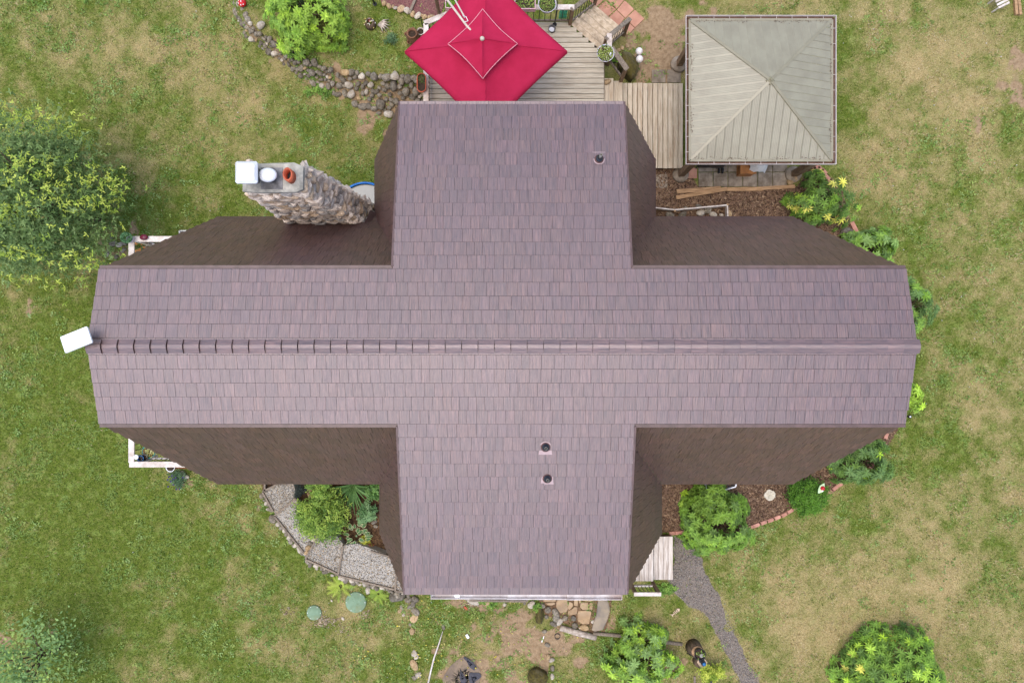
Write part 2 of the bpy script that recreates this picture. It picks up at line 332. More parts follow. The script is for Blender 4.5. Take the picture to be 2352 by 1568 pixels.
DIRT = [(600, 95, 30, .7), (660, 130, 30, .7), (720, 165, 32, .7), (780, 195, 34, .8), (840, 210, 40, .9), (900, 220, 40, .9), (960, 225, 40, .9), (1500, 90, 75, .75), (1540, 130, 70, .85), (1480, 170, 50, .5), (1550, 60, 60, .5), (2345, 140, 42, 1.1), (2340, 210, 40, .9), (2320, 260, 30, .4), (1080, 1400, 70, .4), (1170, 1430, 80, .7), (1230, 1480, 60, .65),
        (1020, 1450, 60, .35), (1130, 1500, 80, .5), (1290, 1500, 60, .5), (1060, 1560, 60, .6), (1200, 1560, 60, .4), (115, 1440, 22, .8), (20, 1470, 50, .5), (780, 178, 30, .4), (850, 275, 50, .45), (905, 290, 40, .5), (270, 560, 60, .6),
        (1600, 1330, 0.1, 0), (1330, 1540, 50, .4), (1540, 1440, 30, .3), (620, 1160, 40, .3), (60, 690, 40, .4), (1380, 1440, 40, .7), (960, 1390, 30, .5), (420, 1090, 40, .5), (2260, 290, 30, .3), (1610, 20, 60, .3), (1530, 1540, 60, .5), (1460, 1440, 30, .3)]
def blobs(px, py, L):
    t = np.zeros_like(px)
    for (a, b, r, k) in L: t = t + k * np.exp(-((px - a) ** 2 + (py - b) ** 2) / (2 * (r * .62) ** 2))
    return t
def dry_at(x, y):
    px, py = px_of(x, y)
    b = .2 + .15 * sm(1100, 2000, px) + .52 * blobs(px, py, DRY) - .8 * blobs(px, py, LUSH)
    n = (fbm(x, y, .5, 11, 4) - .5) * .7 + (fbm(x, y, 2.3, 17, 4) - .5) * 1.25 + (fbm(x, y, 6., 37, 3) - .5) * .5
    dry = np.clip(b + n, 0, 1)
    d = blobs(px, py, DIRT); dirt = np.clip((d * .9 + (fbm(x, y, 2.8, 23, 5) - .5) * 2.3 * (d > .05) - .36) * 2.2, 0, 1)
    return dry, dirt
gx = np.concatenate([[-600, -250, -100, -50, -30, -22, -18], np.arange(-16.4, 16.41, .085), [18, 22, 30, 50, 100, 250, 600]])
gy = np.concatenate([[-600, -250, -100, -50, -30, -20, -14], np.arange(-11.2, 11.21, .085), [14, 20, 30, 50, 100, 250, 600]])
GX, GY = np.meshgrid(gx, gy); nx, ny = len(gx), len(gy)
GZ = ground_h(GX, GY); gd, gdirt = dry_at(GX, GY)
idx = np.arange(nx * ny).reshape(ny, nx)
Fc = np.stack([idx[:-1, :-1], idx[:-1, 1:], idx[1:, 1:], idx[1:, :-1]], -1).reshape(-1, 4)
me = np_mesh('lawn', np.stack([GX, GY, GZ], -1).reshape(-1, 3), Fc, attrs={'dry': gd, 'dirt': gdirt}, smooth=True)
G1, G2, G3 = S(64, 80, 24), S(118, 134, 50), S(140, 160, 82)
T1, T2 = S(204, 182, 134), S(132, 112, 66)
E1, E2 = S(178, 152, 120), S(138, 114, 86)
def lawn_mat():
    m, nt, b = newmat('patchy_lawn'); tc = nd(nt, 'ShaderNodeTexCoord'); v = tc.outputs['Object']
    a1 = nd(nt, 'ShaderNodeAttribute', attribute_name='dry').outputs['Fac']; a2 = nd(nt, 'ShaderNodeAttribute', attribute_name='dirt').outputs['Fac']
    nf = noise(nt, v, 34, 6, .85); nm = noise(nt, v, 9, 4, .65); nl = noise(nt, v, 3.4, 5, .65)
    g = mixc(nt, ramp(nt, nf, .36, .64), G1, G2); g = mixc(nt, math_(nt, 'MULTIPLY', ramp(nt, nl, .5, .72), .7), g, G3)
    t = mixc(nt, ramp(nt, nf, .36, .64), T2, T1)
    e = mixc(nt, ramp(nt, nm, .3, .7), E2, E1); e = mixc(nt, math_(nt, 'MULTIPLY', ramp(nt, nf, .5, .8), .4), e, S(120, 92, 66))
    d = math_(nt, 'ADD', a1, math_(nt, 'ADD', math_(nt, 'MULTIPLY_ADD', nm, .9, -.45), math_(nt, 'MULTIPLY_ADD', nf, .7, -.35)))
    c = mixc(nt, ramp(nt, d, -.05, 1.1), g, t)
    dd = math_(nt, 'ADD', a2, math_(nt, 'MULTIPLY', a2, math_(nt, 'MULTIPLY_ADD', nf, 1.2, -.6)))
    c = mixc(nt, ramp(nt, dd, .25, .7), c, e)
    nt.links.new(c, b.inputs['Base Color']); b.inputs['Roughness'].default_value = .95; b.inputs['Specular IOR Level'].default_value = .1
    bump(nt, nf, 1.0, .03, b); return m
lawn = link('lawn', me, lawn_mat()); tag(lawn, kind='structure')

def jag(poly, step=.12, amp=.05, seed=1):
    out = []; n = len(poly)
    for i in range(n):
        a = Vector(poly[i][:2]); b = Vector(poly[(i + 1) % n][:2]); L = (b - a).length; k = max(1, int(L / step))
        nr = Vector((b.y - a.y, a.x - b.x)) / max(L, 1e-6)
        for j in range(k):
            p = a.lerp(b, j / k); q = (float(fbm(p.x, p.y, 2.6, seed, 4)) - .5) * 2.6 * amp
            out.append((p.x + nr.x * q, p.y + nr.y * q))
    return out
def sheet(name, pxpoly, z, material, amp=.08, kind='structure', mound=0.0, parent=None):
    """a ground sheet with an uneven outline, lying on the lawn"""
    poly = jag([P(a, b, z) for a, b in pxpoly], amp=amp, seed=len(pxpoly))
    m = MB(); n = len(poly); m.v = [(p[0], p[1], float(ground_h(np.array(p[0]), np.array(p[1]))) - .02) for p in poly] + [(p[0], p[1], z) for p in poly]
    m.f = [(i, (i + 1) % n, n + (i + 1) % n, n + i) for i in range(n)] + [tuple(n + i for i in range(n))]
    o = m.build(name, material, parent); tag(o, kind=kind); return o
PATH = [(1546, 1228), (1580, 1240), (1612, 1285), (1622, 1315), (1655, 1380), (1678, 1425), (1700, 1475), (1716, 1520), (1748, 1575), (1760, 1600), (1712, 1600), (1694, 1560), (1672, 1505), (1650, 1462), (1628, 1425), (1604, 1398), (1576, 1385), (1552, 1362), (1528, 1330), (1546, 1300)]
BED_NE = [(1490, 384), (1578, 386), (1604, 430), (1700, 436), (1832, 428), (1856, 392), (1880, 384), (1905, 404), (1936, 440), (1948, 500), (1972, 545), (2010, 590), (2060, 640), (2070, 700), (1480, 700)]
BED_SE = [(1490, 940), (2080, 940), (2060, 990), (2030, 1040), (1985, 1080), (1950, 1100), (1908, 1132), (1880, 1150), (1820, 1172), (1742, 1206), (1680, 1228), (1560, 1226), (1530, 1222), (1500, 1222)]
BED_SW = [(600, 1080), (930, 1080), (950, 1352), (925, 1352), (880, 1336), (700, 1270), (640, 1190), (602, 1120)]
sheet('gravel_path', PATH, .012, mat('grey_crusher_path', S(146, 134, 122), S(100, 90, 82), 30, .95, .015, lo=.3, hi=.7, wear=S(130, 112, 90)), .13)
sheet('mulch_bed', BED_NE, .03, M['mulch'], .05)
sheet('mulch_bed', BED_SE, .03, M['mulch'], .04)
sheet('planting_bed', BED_SW, .03, M['bedsoil'], .04)
EXCL = [[P(a, b) for a, b in q] for q in (PATH, BED_NE, BED_SE, BED_SW)]
EXCL += [[P(a, b) for a, b in ((1000, 95), (1050, 40), (1400, 20), (1430, 180), (1580, 180), (1590, 380), (1500, 390), (1000, 300))]]
EXCL += [[P(a, b) for a, b in ((1590, 150), (1830, 150), (1830, 430), (1590, 430))]]
EXCL += [[(-7, -3), (7, -3), (7, 2.6), (-7, 2.6)], [(-3.2, -4.4), (3.2, -4.4), (3.2, 4.4), (-3.2, 4.4)]]

# grass blades over the lawn (nobody could count them)
def grass(n):
    x = NR.uniform(-15.6, 15.6, n); y = NR.uniform(-10.5, 10.5, n)
    dry, dirt = dry_at(x, y); ok = (NR.random(n) > dirt * 1.05) & (NR.random(n) > dry * .35)
    for i, q in enumerate(EXCL): ok &= ~inpoly(x, y, q) | ((NR.random(n) < .10) & (i == 0))
    x, y, dry = x[ok], y[ok], dry[ok]; n = len(x); z = ground_h(x, y)
    cl = fbm(x, y, 2.2, 31, 3); L = NR.uniform(.035, .075, n) * (1 + .6 * (cl > .58)) * (1 - .3 * dry); a = NR.uniform(0, 2 * np.pi, n); lean = NR.uniform(.35, 1.2, n)
    w = NR.uniform(.006, .011, n) * (1 + .5 * (cl > .58))
    dx, dy = np.cos(a), np.sin(a)
    b1 = np.stack([x - dy * w, y + dx * w, z - .004], -1); b2 = np.stack([x + dy * w, y - dx * w, z - .004], -1)
    tip = np.stack([x + dx * L * np.sin(lean), y + dy * L * np.sin(lean), z + L * np.cos(lean)], -1)
    V = np.stack([b1, b2, tip], 1).reshape(-1, 3); Fc = np.arange(3 * n).reshape(-1, 3)
    gA, gB, gC = (np.array(S(*c)[:3]) for c in ((72, 94, 28), (124, 146, 58), (152, 176, 96))); tA, tB = (np.array(S(*c)[:3]) for c in ((156, 136, 86), (216, 198, 156)))
    u = NR.random((n, 1)); g = gA * (1 - u) + gB * u; g = np.where((cl > .56)[:, None] & (NR.random((n, 1)) < .6), gC, g); t = tA * (1 - u) + tB * u
    isd = (dry + NR.normal(0, .22, n) > .5)[:, None]; c = np.where(isd, t, g)
    o = link('grass', np_mesh('grass', V, Fc, np.repeat(c, 3, 0)), M['blade']); tag(o, 'short patchy green and tan grass covering the yard', 'grass', kind='stuff')
grass(520000)

# ------------------------------------------------------------------ house
XW, XE = -7.64, 7.29
RY, RZ = -.09, 8.0
SL = .25
YBN, YBS = 1.33, -1.51
ZB = RZ - (YBN - RY) * SL
YN, YS = 4.72, -4.98
ZN, ZS = RZ - (YN - RY) * SL, RZ - (RY - YS) * SL
ZE = 2.6
YEN, YES = 3.20, -3.66
WX = {('N', -1): (-2.21, -3.53), ('N', 1): (2.21, 3.69), ('S', -1): (-2.12, -3.40), ('S', 1): (2.27, 3.85)}
house = empty('house', (0, 0, 0), 'large brown shake roofed house with cross shaped gambrel roof', 'house')
roof_mb = MB()
def quad(mb, a, b, c, d, t=.05):
    a, b, c, d = map(Vector, (a, b, c, d)); n = (b - a).cross(c - a).normalized()
    if n.z < 0: n = -n
    lo = [p - n * t for p in (a, b, c, d)]
    mb.add([a, b, c, d] + lo, [(0, 1, 2, 3), (7, 6, 5, 4), (0, 4, 5, 1), (1, 5, 6, 2), (2, 6, 7, 3), (3, 7, 4, 0)])
# upper decks: the wide main slopes and the two long extensions
for (yb, ye, ze, side) in ((YBN, YN, ZN, 'N'), (YBS, YS, ZS, 'S')):
    quad(roof_mb, (XW, yb, ZB), (XE, yb, ZB), (XE, RY, RZ), (XW, RY, RZ))
    x0, x1 = WX[(side, -1)][0], WX[(side, 1)][0]
    quad(roof_mb, (x0, ye, ze), (x1, ye, ze), (x1, yb, ZB), (x0, yb, ZB))
def side_x(side, s, z):
    xt, xe = WX[(side, s)]; zt = ZN if side == 'N' else ZS
    return xt + (xe - xt) * (zt - z) / (zt - ZE)
def main_y(side, z):
    yb, ye = (YBN, YEN) if side == 'N' else (YBS, YES)
    return yb + (ye - yb) * (ZB - z) / (ZB - ZE)
for side in 'NS':
    for s in (-1, 1):
        xo = XW if s < 0 else XE; ye = YN if side == 'N' else YS; zt = ZN if side == 'N' else ZS
        quad(roof_mb, (xo, main_y(side, ZB - .03), ZB - .03), (side_x(side, s, ZB - .03), main_y(side, ZB - .03), ZB - .03), (side_x(side, s, ZE), main_y(side, ZE), ZE), (xo, main_y(side, ZE), ZE))
        yv = lambda z: main_y(side, z)
        quad(roof_mb, (side_x(side, s, zt - .02), yv(zt), zt - .02), (side_x(side, s, zt - .02), ye, zt - .02), (side_x(side, s, ZE), ye, ZE), (side_x(side, s, ZE), yv(ZE), ZE))
roof = roof_mb.build('roof', M['underlay'], house)
SHING = []          # (key, MB) pairs
def shingles(O, U, V, ranges, L, e, v0, thick=.045, wmin=.14, wmax=.235, tone=1.0, seed=0, gap=.0045, slot=.010, topk=.62):
    """courses of tapered shakes on the plane O + u U + v V; ranges(v) gives the u limits at v"""
    rr = random.Random(seed); O, U, V = Vector(O), Vector(U).normalized(), Vector(V).normalized(); N = U.cross(V).normalized()
    if N.z < 0: N = -N
    k = 0; v = v0
    while v < L - .02:
        vb = max(v, 0.0); vt = min(v + e - slot, L); vm = v + e
        lo0, hi0 = ranges(vb); lo1, hi1 = ranges(vt); lo, hi = min(lo0, lo1), max(hi0, hi1)
        u = lo - rr.random() * .1
        while u < hi:
            w = rr.uniform(wmin, wmax); a, b = u, u + w - gap; u += w
            q = [(max(a, lo0), vb), (min(b, hi0), vb), (min(b, hi1), vt), (max(a, lo1), vt)]
            if q[1][0] - q[0][0] < .015 and q[2][0] - q[3][0] < .015: continue
            q = [(q[0][0], vb), (max(q[1][0], q[0][0]), vb), (max(q[2][0], q[3][0]), vt), (q[3][0], vt)]
            hb = thick + rr.uniform(-.0015, .0015); ht = thick * topk
            pt = lambda uu, vv, h: O + U * uu + V * vv + N * h
            vs_ = [pt(q[0][0], q[0][1], hb), pt(q[1][0], q[1][1], hb), pt(q[2][0], q[2][1], ht), pt(q[3][0], q[3][1], ht), pt(q[0][0], q[0][1] , .004), pt(q[1][0], q[1][1], .004), pt(q[2][0], q[2][1], .001), pt(q[3][0], q[3][1], .001)]
            t = tone * rr.uniform(.84, 1.14); tc = (t * rr.uniform(.97, 1.04), t, t * rr.uniform(.93, 1.10))
            ou, ov = rr.random() * 50, rr.random() * 50
            uvs = [(p[0] + ou, p[1] + ov) for p in q] * 2
            m = MB(); m.add(vs_, [(0, 1, 2, 3), (4, 5, 1, 0), (4, 0, 3, 7), (5, 6, 2, 1), (3, 2, 6, 7)], tc, uvs)
            c = (vs_[0] + vs_[2]) / 2
            SHING.append((H - c.z, m))
        v += e; k += 1
E_UP = .264
for side, ye, ze, yb in (('N', YN, ZN, YBN), ('S', YS, ZS, YBS)):
    sgn = 1 if side == 'N' else -1; Ltot = math.hypot(abs(ye - RY), RZ - ze); Lb = math.hypot(abs(yb - RY), RZ - ZB); vb = Ltot - Lb
    x0, x1 = WX[(side, -1)][0], WX[(side, 1)][0]
    def rng(v, x0=x0, x1=x1, vb=vb): return (XW, XE) if v >= vb - .004 else (x0, x1)
    nb = int(vb / E_UP); v0 = vb - nb * E_UP - E_UP
    O = (0, ye, ze); Vv = (0, RY - ye, RZ - ze)
    # below the break the course must not flare at its top edge
    def rng2(v, x0=x0, x1=x1): return (x0, x1)
    shingles(O, (1, 0, 0), Vv, rng2, vb + .0, E_UP, v0, seed=3 if side == 'N' else 4)
    O2 = Vector((0, yb, ZB)); shingles(O2, (1, 0, 0), Vv, lambda v: (XW, XE), Lb - .04, E_UP, 0.0, seed=5 if side == 'N' else 6)
for i, side in enumerate('NS'):
    for s in (-1, 1):
        yb, ye_ = (YBN, YEN) if side == 'N' else (YBS, YES)
        L = math.hypot(ye_ - yb, ZB - ZE); xo = XW if s < 0 else XE
        def rng(v, side=side, s=s, L=L, xo=xo):
            z = ZE + (ZB - ZE) * v / L; xv = side_x(side, s, z); return (min(xo, xv), max(xo, xv))
        shingles((0, ye_, ZE), (1, 0, 0), (0, yb - ye_, ZB - ZE), rng, L - .03, L / 13.3, -.01, .04, .16, .26, seed=10 + i * 2 + s, gap=.005, slot=.05, topk=.25)
        yg = YN if side == 'N' else YS; zt = ZN if side == 'N' else ZS; xt, xe = WX[(side, s)]
        L2 = math.hypot(xe - xt, zt - ZE)
        def rng3(v, side=side, L2=L2, zt=zt, yg=yg):
            z = ZE + (zt - ZE) * v / L2; y = main_y(side, z); return (min(y, yg), max(y, yg))
        shingles((xe, 0, ZE), (0, 1, 0), (xt - xe, 0, zt - ZE), rng3, L2 - .03, L2 / 11.0, -.01, .04, .16, .26, seed=30 + i * 2 + s, gap=.005, slot=.05, topk=.25)
SHING.sort(key=lambda t: t[0])
for d, m in SHING[:300]: m.build('shingle', M['shingle'], roof)
rest = MB()
for d, m in SHING[300:]:
    rest.add(m.v, m.f); rest.c += m.c; rest.uv += m.uv
tag(rest.build('shingle_courses', M['shingle'], roof), 'brown metal shakes covering the rest of the roof', kind='stuff')
# ridge caps
ncap = 51; pc = (XE - XW + .06) / ncap
for k in range(ncap):
    x0 = XW - .03 + k * pc + .011; x1 = XW - .03 + (k + 1) * pc; m = MB()
    w = .128; t = R.uniform(.92, 1.28)  # random tint per cap, lifted overall to imitate sky sheen
    def prof(x, lift):
        return [(x, RY - w, RZ - w * SL + .044 + lift), (x, RY - .03, RZ + .056 + lift), (x, RY + .03, RZ + .056 + lift), (x, RY + w, RZ - w * SL + .044 + lift)]
    a, b = prof(x0, .0), prof(x1, .026); lo = [(p[0], p[1], p[2] - .055) for p in b]; la = [(p[0], p[1], p[2] - .03) for p in a]
    ou = R.random() * 20
    uvs = [(p[1] + ou, p[0]) for p in a + b + lo + la]
    m.add(a + b + lo + la, [(0, 4, 5, 1), (1, 5, 6, 2), (2, 6, 7, 3), (4, 8, 9, 5), (5, 9, 10, 6), (6, 10, 11, 7), (0, 12, 8, 4), (3, 7, 11, 15)], (t, t, t * 1.02), uvs)
    m.build('ridge_cap', M['shingle'], roof)
# edge trims
def trim(name, a, b, w=.06, h=.09, dz=0.0): MB().bar(Vector(a) + Vector((0, 0, dz)), Vector(b) + Vector((0, 0, dz)), w, h).build(name, M['trim'], roof)
for side, yb in (('N', YBN), ('S', YBS)):
    o = .05 if side == 'N' else -.05
    trim('edge_trim', (XW, yb + o, ZB - .035), (WX[(side, -1)][0] - .01, yb + o, ZB - .035)); trim('edge_trim', (WX[(side, 1)][0] + .01, yb + o, ZB - .035), (XE, yb + o, ZB - .035))
    for x, s in ((XW, -1), (XE, 1)):
        trim('rake_trim', (x - s * .02, yb, ZB - .075), (x - s * .02, RY, RZ - .075), .05, .10)
    ye, ze = (YN, ZN) if side == 'N' else (YS, ZS)
    for s in (-1, 1):
        xt = WX[(side, s)][0]
        trim('rake_trim', (xt + s * .012, ye, ze - .01), (xt + s * .012, yb + (o if side == 'N' else o), ZB - .01), .035, .09)
        MB().bar((side_x(side, s, ZE) , main_y(side, ZE), ZE + .02), (side_x(side, s, ZB), main_y(side, ZB), ZB - .05), .09, .05, up=(-s, 1 if side == 'N' else -1, .3)).build('valley_flashing', M['trim'], roof)
    trim('edge_trim', (WX[(side, -1)][0], ye + (.012 if side == 'N' else -.012), ze - .035), (WX[(side, 1)][0], ye + (.012 if side == 'N' else -.012), ze - .035), .03, .09)
# vent pipes through the roof
def vent(px, py, north, lean, plate_dir, label):
    s = 1 if north else -1; z = 7.4
    for _ in range(8):
        p = P(px, py, z); z = RZ - abs(p.y - RY) * SL + .03
    p = P(px, py, z); sl = Matrix.Rotation(-s * math.atan(SL), 3, 'X')
    r = empty('roof_vent', p, label, 'vent pipe', 'roof vent pipes')
    pl = [Vector((-.11, -.02, 0)), Vector((-.125, -s * -.14 if False else s * .14, 0)), Vector((.125, s * .14, 0)), Vector((.11, -.02, 0))]
    out = [(math.cos(a) * .105, -s * .02 - s * abs(math.sin(a)) * .09) for a in np.linspace(0, math.pi, 9)]
    poly = [(.125, s * .15)] + out + [(-.125, s * .15)]
    if s < 0: poly = poly[::-1]
    m = MB(); m.slab(poly, 0.0, .008); m.v = [tuple(p + sl @ Vector(q)) for q in m.v]; m.build('flashing_plate', M['flash'], r)
    m = MB(); m.lathe((0, 0, 0), [(.092, .006), (.09, .02), (.066, .045), (.06, .05)], 20, cap1=True); m.v = [tuple(p + sl @ Vector(q)) for q in m.v]; m.build('flashing_cone', M['flash_d'], r, True)
    m = MB().lathe(p, [(.069, .045), (.07, .065), (.055, .085), (.034, .095), (.03, .13)], 20); m.build('rubber_boot', M['rubber'], r, True)
    m = MB().lathe(p, [(.026, .09), (.026, .34 if north else .22), (.022, .34 if north else .22), (.021, .1)], 16); m.build('pipe', M['pvc'], r, True)
    m = MB().lathe(p, [(.0195, .105), (.0195, .12)], 12, cap1=True); m.build('pipe_bore', M['black'], r)
vent(1376, 366, True, 0, 1, 'vent pipe with black boot on north roof extension near gazebo')
vent(1253, 1026, False, 0, -1, 'vent pipe with black boot, closer to the ridge of the southern pair')
vent(1257, 1098, False, 0, -1, 'vent pipe with black boot, farther from the ridge of the southern pair')
# walls under the roof, windows
def wallprism(name, prof, x0, x1, axis):
    m = MB(); n = len(prof); f = (lambda x, q: (x, q[0], q[1])) if axis == 'x' else (lambda y, q: (q[0], y, q[1]))
    m.v = [f(x0, q) for q in prof] + [f(x1, q) for q in prof]
    m.f = [(i, (i + 1) % n, n + (i + 1) % n, n + i) for i in range(n)] + [tuple(range(n))[::-1], tuple(n + i for i in range(n))]
    return m.build(name, M['siding'], house)
wallprism('wall', [(-3.3, -.05), (2.85, -.05), (2.85, 2.9), (1.05, 7.3), (RY, 7.6), (-1.25, 7.3), (-3.3, 2.9)], XW + .45, XE - .45, 'x')
wallprism('wall', [(-3.1, -.05), (3.3, -.05), (3.3, 2.9), (2.05, 6.55), (-2.0, 6.55), (-3.1, 2.9)], 0.2, YN - .35, 'y')
wallprism('wall', [(-3.0, -.05), (3.4, -.05), (3.4, 2.9), (2.1, 6.5), (-1.95, 6.5), (-3.0, 2.9)], YS + .35, -.2, 'y')
def window(c, w, h, axis, sgn):
    m = MB(); t = .07; d = .06
    f = (lambda u, v, o: (c[0] + sgn * o, c[1] + u, c[2] + v)) if axis == 'x' else (lambda u, v, o: (c[0] + u, c[1] + sgn * o, c[2] + v))
    sz = (lambda a, b: (d, a, b)) if axis == 'x' else (lambda a, b: (a, d, b))
    for (u, v, a, b) in ((0, h / 2, w + t, t), (0, -h / 2, w + t, t), (-w / 2, 0, t, h - t), (w / 2, 0, t, h - t)): m.box(f(u, v, .03), sz(a, b))
    o = m.build('window', M['white_wood'], house); MB().box(f(0, 0, .008), (.012, w - t, h - t) if axis == 'x' else (w - t, .012, h - t)).build('pane', M['glass'], o)
for y in (-1.5, .9): window((XW + .45, y, 5.2), .9, 1.2, 'x', -1); window((XE - .45, y, 5.2), .9, 1.2, 'x', 1)
window((XE - .45, -.2, 1.5), 1.5, 1.2, 'x', 1); window((XW + .45, 1.2, 1.9), 1.2, 1.2, 'x', -1)
for x in (-1.2, 1.3): window((x, YN - .35, 5.0), 1.0, 1.2, 'y', 1); window((x, YS + .35, 5.0), 1.0, 1.2, 'y', -1)
window((1.2, YS + .35, 1.5), 1.4, 1.2, 'y', -1)
# white gutter under the south edge
g = empty('rain_gutter', (0, YS - .05, 6.2), 'long white rain gutter under the south roof edge', 'gutter')
a = P(985, 1362, 5.9); b = P(1437, 1366, 6.45)
zg = 6.58
m = MB(); ya, yb2 = -5.03, -5.165
for (x0, x1, zz, col) in ((-1.62, -.1, zg - .05, 0), (-.1, 1.1, zg - .02, 1), (1.1, 2.2, zg, 2)):
    m = MB(); m.box(((x0 + x1) / 2, (ya + yb2) / 2, zz - .05), (x1 - x0 - .006, .12, .008)); m.box(((x0 + x1) / 2, yb2, zz), (x1 - x0 - .006, .012, .11)); m.box(((x0 + x1) / 2, ya, zz), (x1 - x0 - .006, .008, .11))
    m.build('gutter_section', M['white_metal'], g)
for x in (-1.62, 2.2): MB().box((x, (ya + yb2) / 2, zg), (.01, .13, .12)).build('end_cap', M['white_metal'], g)
MB().box((-1.1, -5.05, zg - .01), (.09, .15, .10)).build('joint_clip', M['steel'], g)

# ------------------------------------------------------------------ chimney
chim = empty('chimney', (-4.65, 3.2, 0), 'tall rough stone chimney rising beside the north west roof slope', 'chimney')
ZT = 7.05
def chw(z):
    t = min(1, max(0, (z - 2.0) / (ZT - 2.0))); t2 = t ** .8
    return (-5.72 + .52 * t, -3.62 - .46 * t2, 2.92, 3.62 - .18 * t)
m = MB(); zz = [-.05, 1, 2, 3, 4, 5, 6, ZT - .06]; vs_ = []
for z in zz:
    a, b, c, d = chw(z); k = .05; vs_ += [(a + k, c + k, z), (b - k, c + k, z), (b - k, d - k, z), (a + k, d - k, z)]
fs = [(i * 4 + j, i * 4 + (j + 1) % 4, (i + 1) * 4 + (j + 1) % 4, (i + 1) * 4 + j) for i in range(len(zz) - 1) for j in range(4)] + [tuple(28 + j for j in range(4))]
core = m.add(vs_, fs).build('core', M['mortar'], chim)
def rock_mesh(name, seed, rough=.22, sub=2, flat=1.0, smooth=True):
    import bmesh
    bm = bmesh.new(); bmesh.ops.create_icosphere(bm, subdivisions=sub, radius=.5); rr = random.Random(seed)
    ks = [(Vector((rr.gauss(0, 1), rr.gauss(0, 1), rr.gauss(0, 1))).normalized(), rr.uniform(.55, .95)) for _ in range(9)]
    for v in bm.verts:
        n = v.co.normalized(); r = 1.0
        for d, h in ks:
            q = n.dot(d)
            if q > .2: r = min(r, h / q * (1 - rough * .2) + .12)
        v.co = n * .5 * min(1.05, r) * (1 + rr.uniform(-.05, .05) * rough * 3)
    me = bpy.data.meshes.new(name); bm.to_mesh(me); bm.free()
    if smooth: me.polygons.foreach_set('use_smooth', [True] * len(me.polygons))
    return me
ROCKS = {k: [rock_mesh('rock_' + k, i + 7 * j, .25, 2) for i in range(6)] for j, k in enumerate(('stone', 'stone_light', 'stone_tan'))}
LEDGE = [rock_mesh('ledge', 60 + i, .5, 2, smooth=False) for i in range(14)]
for k, L in ROCKS.items():
    for q in L: q.materials.append(M[k])
for i, q in enumerate(LEDGE): q.materials.append(M[('chim', 'chim_grey', 'chim', 'chim_tan', 'chim')[i % 5]])
def put(name, me, loc, size, rot, parent):
    o = link(name, me, None, parent, loc); o.scale = size; o.rotation_euler = rot; return o
rr = random.Random(5)
def chim_face(face, keep):
    z = 2.3 if keep else 0.1; far = []
    while z < ZT - .22:
        hgt = rr.uniform(.085, .155); a, b, c, d = chw(z + hgt / 2)
        lo, hi = (a, b) if face in 'SN' else (c, d); u = lo - rr.uniform(0, .08)
        while u < hi - .04:
            w = rr.uniform(.15, .38); um = min(max(u + w / 2, lo + .08), hi - .06)
            dep = rr.uniform(.16, .26); out = rr.uniform(-.03, .02)
            loc = {'S': (um, c + .04 - out, 0), 'N': (um, d - .04 + out, 0), 'E': (b - .04 + out, um, 0), 'W': (a + .04 - out, um, 0)}[face]
            sz = (w * 1.22, dep, hgt * 1.35) if face in 'SN' else (dep, w * 1.22, hgt * 1.35)
            o = put('stone', rr.choice(LEDGE), (loc[0], loc[1], z + hgt / 2), sz, (rr.uniform(-.16, .16), rr.uniform(-.22, .22), rr.uniform(-.12, .12)), chim)
            u += w
        z += hgt
chim_face('S', True); chim_face('E', True)
def chim_back(face):
    m = MB(); z = .05
    while z < ZT - .3:
        hgt = rr.uniform(.14, .24); a, b, c, d = chw(z + hgt / 2); lo, hi = (a, b) if face == 'N' else (c, d); u = lo
        while u < hi - .04:
            w = rr.uniform(.25, .5); um = min(u + w / 2, hi - .1); q = rr.choice(LEDGE)
            loc = Vector((um, d - .04, z + hgt / 2)) if face == 'N' else Vector((a + .04, um, z + hgt / 2)); sz = (w * 1.2, .2, hgt * 1.3) if face == 'N' else (.2, w * 1.2, hgt * 1.3)
            m.add([Vector((v.co.x * sz[0], v.co.y * sz[1], v.co.z * sz[2])) + loc for v in q.vertices], [tuple(p.vertices) for p in q.polygons]); u += w
        z += hgt
    tag(m.build('back_stonework', M['chim'], chim), kind='stuff')
chim_back('N'); chim_back('W')
a, b, c, d = chw(ZT)
crown = MB().slab([(a - .03, c - .01), (a + .4, c - .035), (b - .1, c - .02), (b + .02, c + .03), (b + .03, d - .05), (b - .15, d + .03), (a + .3, d + .01), (a - .02, d + .03)], ZT - .08, ZT + .03, .03).build('crown_slab', M['concrete'], chim)
MB().box((a + .55, (c + d) / 2 - .03, ZT + .035), (.42, .42, .016)).build('flue_plate', M['soot'], chim)
# metal cap (square), low round cap, clay flue
def sqcap(px, py, z, w, name):
    p = P(px, py, z); m = MB(); h = w / 2
    ring = lambda r, zz: [(p.x - r + .03, p.y - r, zz), (p.x + r - .03, p.y - r, zz), (p.x + r, p.y - r + .03, zz), (p.x + r, p.y + r - .03, zz), (p.x + r - .03, p.y + r, zz), (p.x - r + .03, p.y + r, zz), (p.x - r, p.y + r - .03, zz), (p.x - r, p.y - r + .03, zz)]
    vs_ = ring(h, z - .03) + ring(h, z) + ring(h * .78, z + .045); fs = [(i * 8 + j, i * 8 + (j + 1) % 8, (i + 1) * 8 + (j + 1) % 8, (i + 1) * 8 + j) for i in range(2) for j in range(8)] + [tuple(16 + j for j in range(8)), tuple(range(8))[::-1]]
    o = m.add(vs_, fs).build(name, M['cap'], chim)
    MB().box((p.x, p.y, (z + ZT) / 2 - .02), (w * .66, w * .66, z - ZT)).build('flue_box', M['soot'], o)
sqcap(566, 396, ZT + .33, .42, 'square_flue_cap')
p = P(615, 402, ZT + .2)
o = MB().lathe(p, [(.17, -.02), (.18, .0), (.16, .03), (.08, .055), (.0, .06)], 22, sx=1.0, sy=.78).build('round_flue_cap', M['cap'], chim, True)
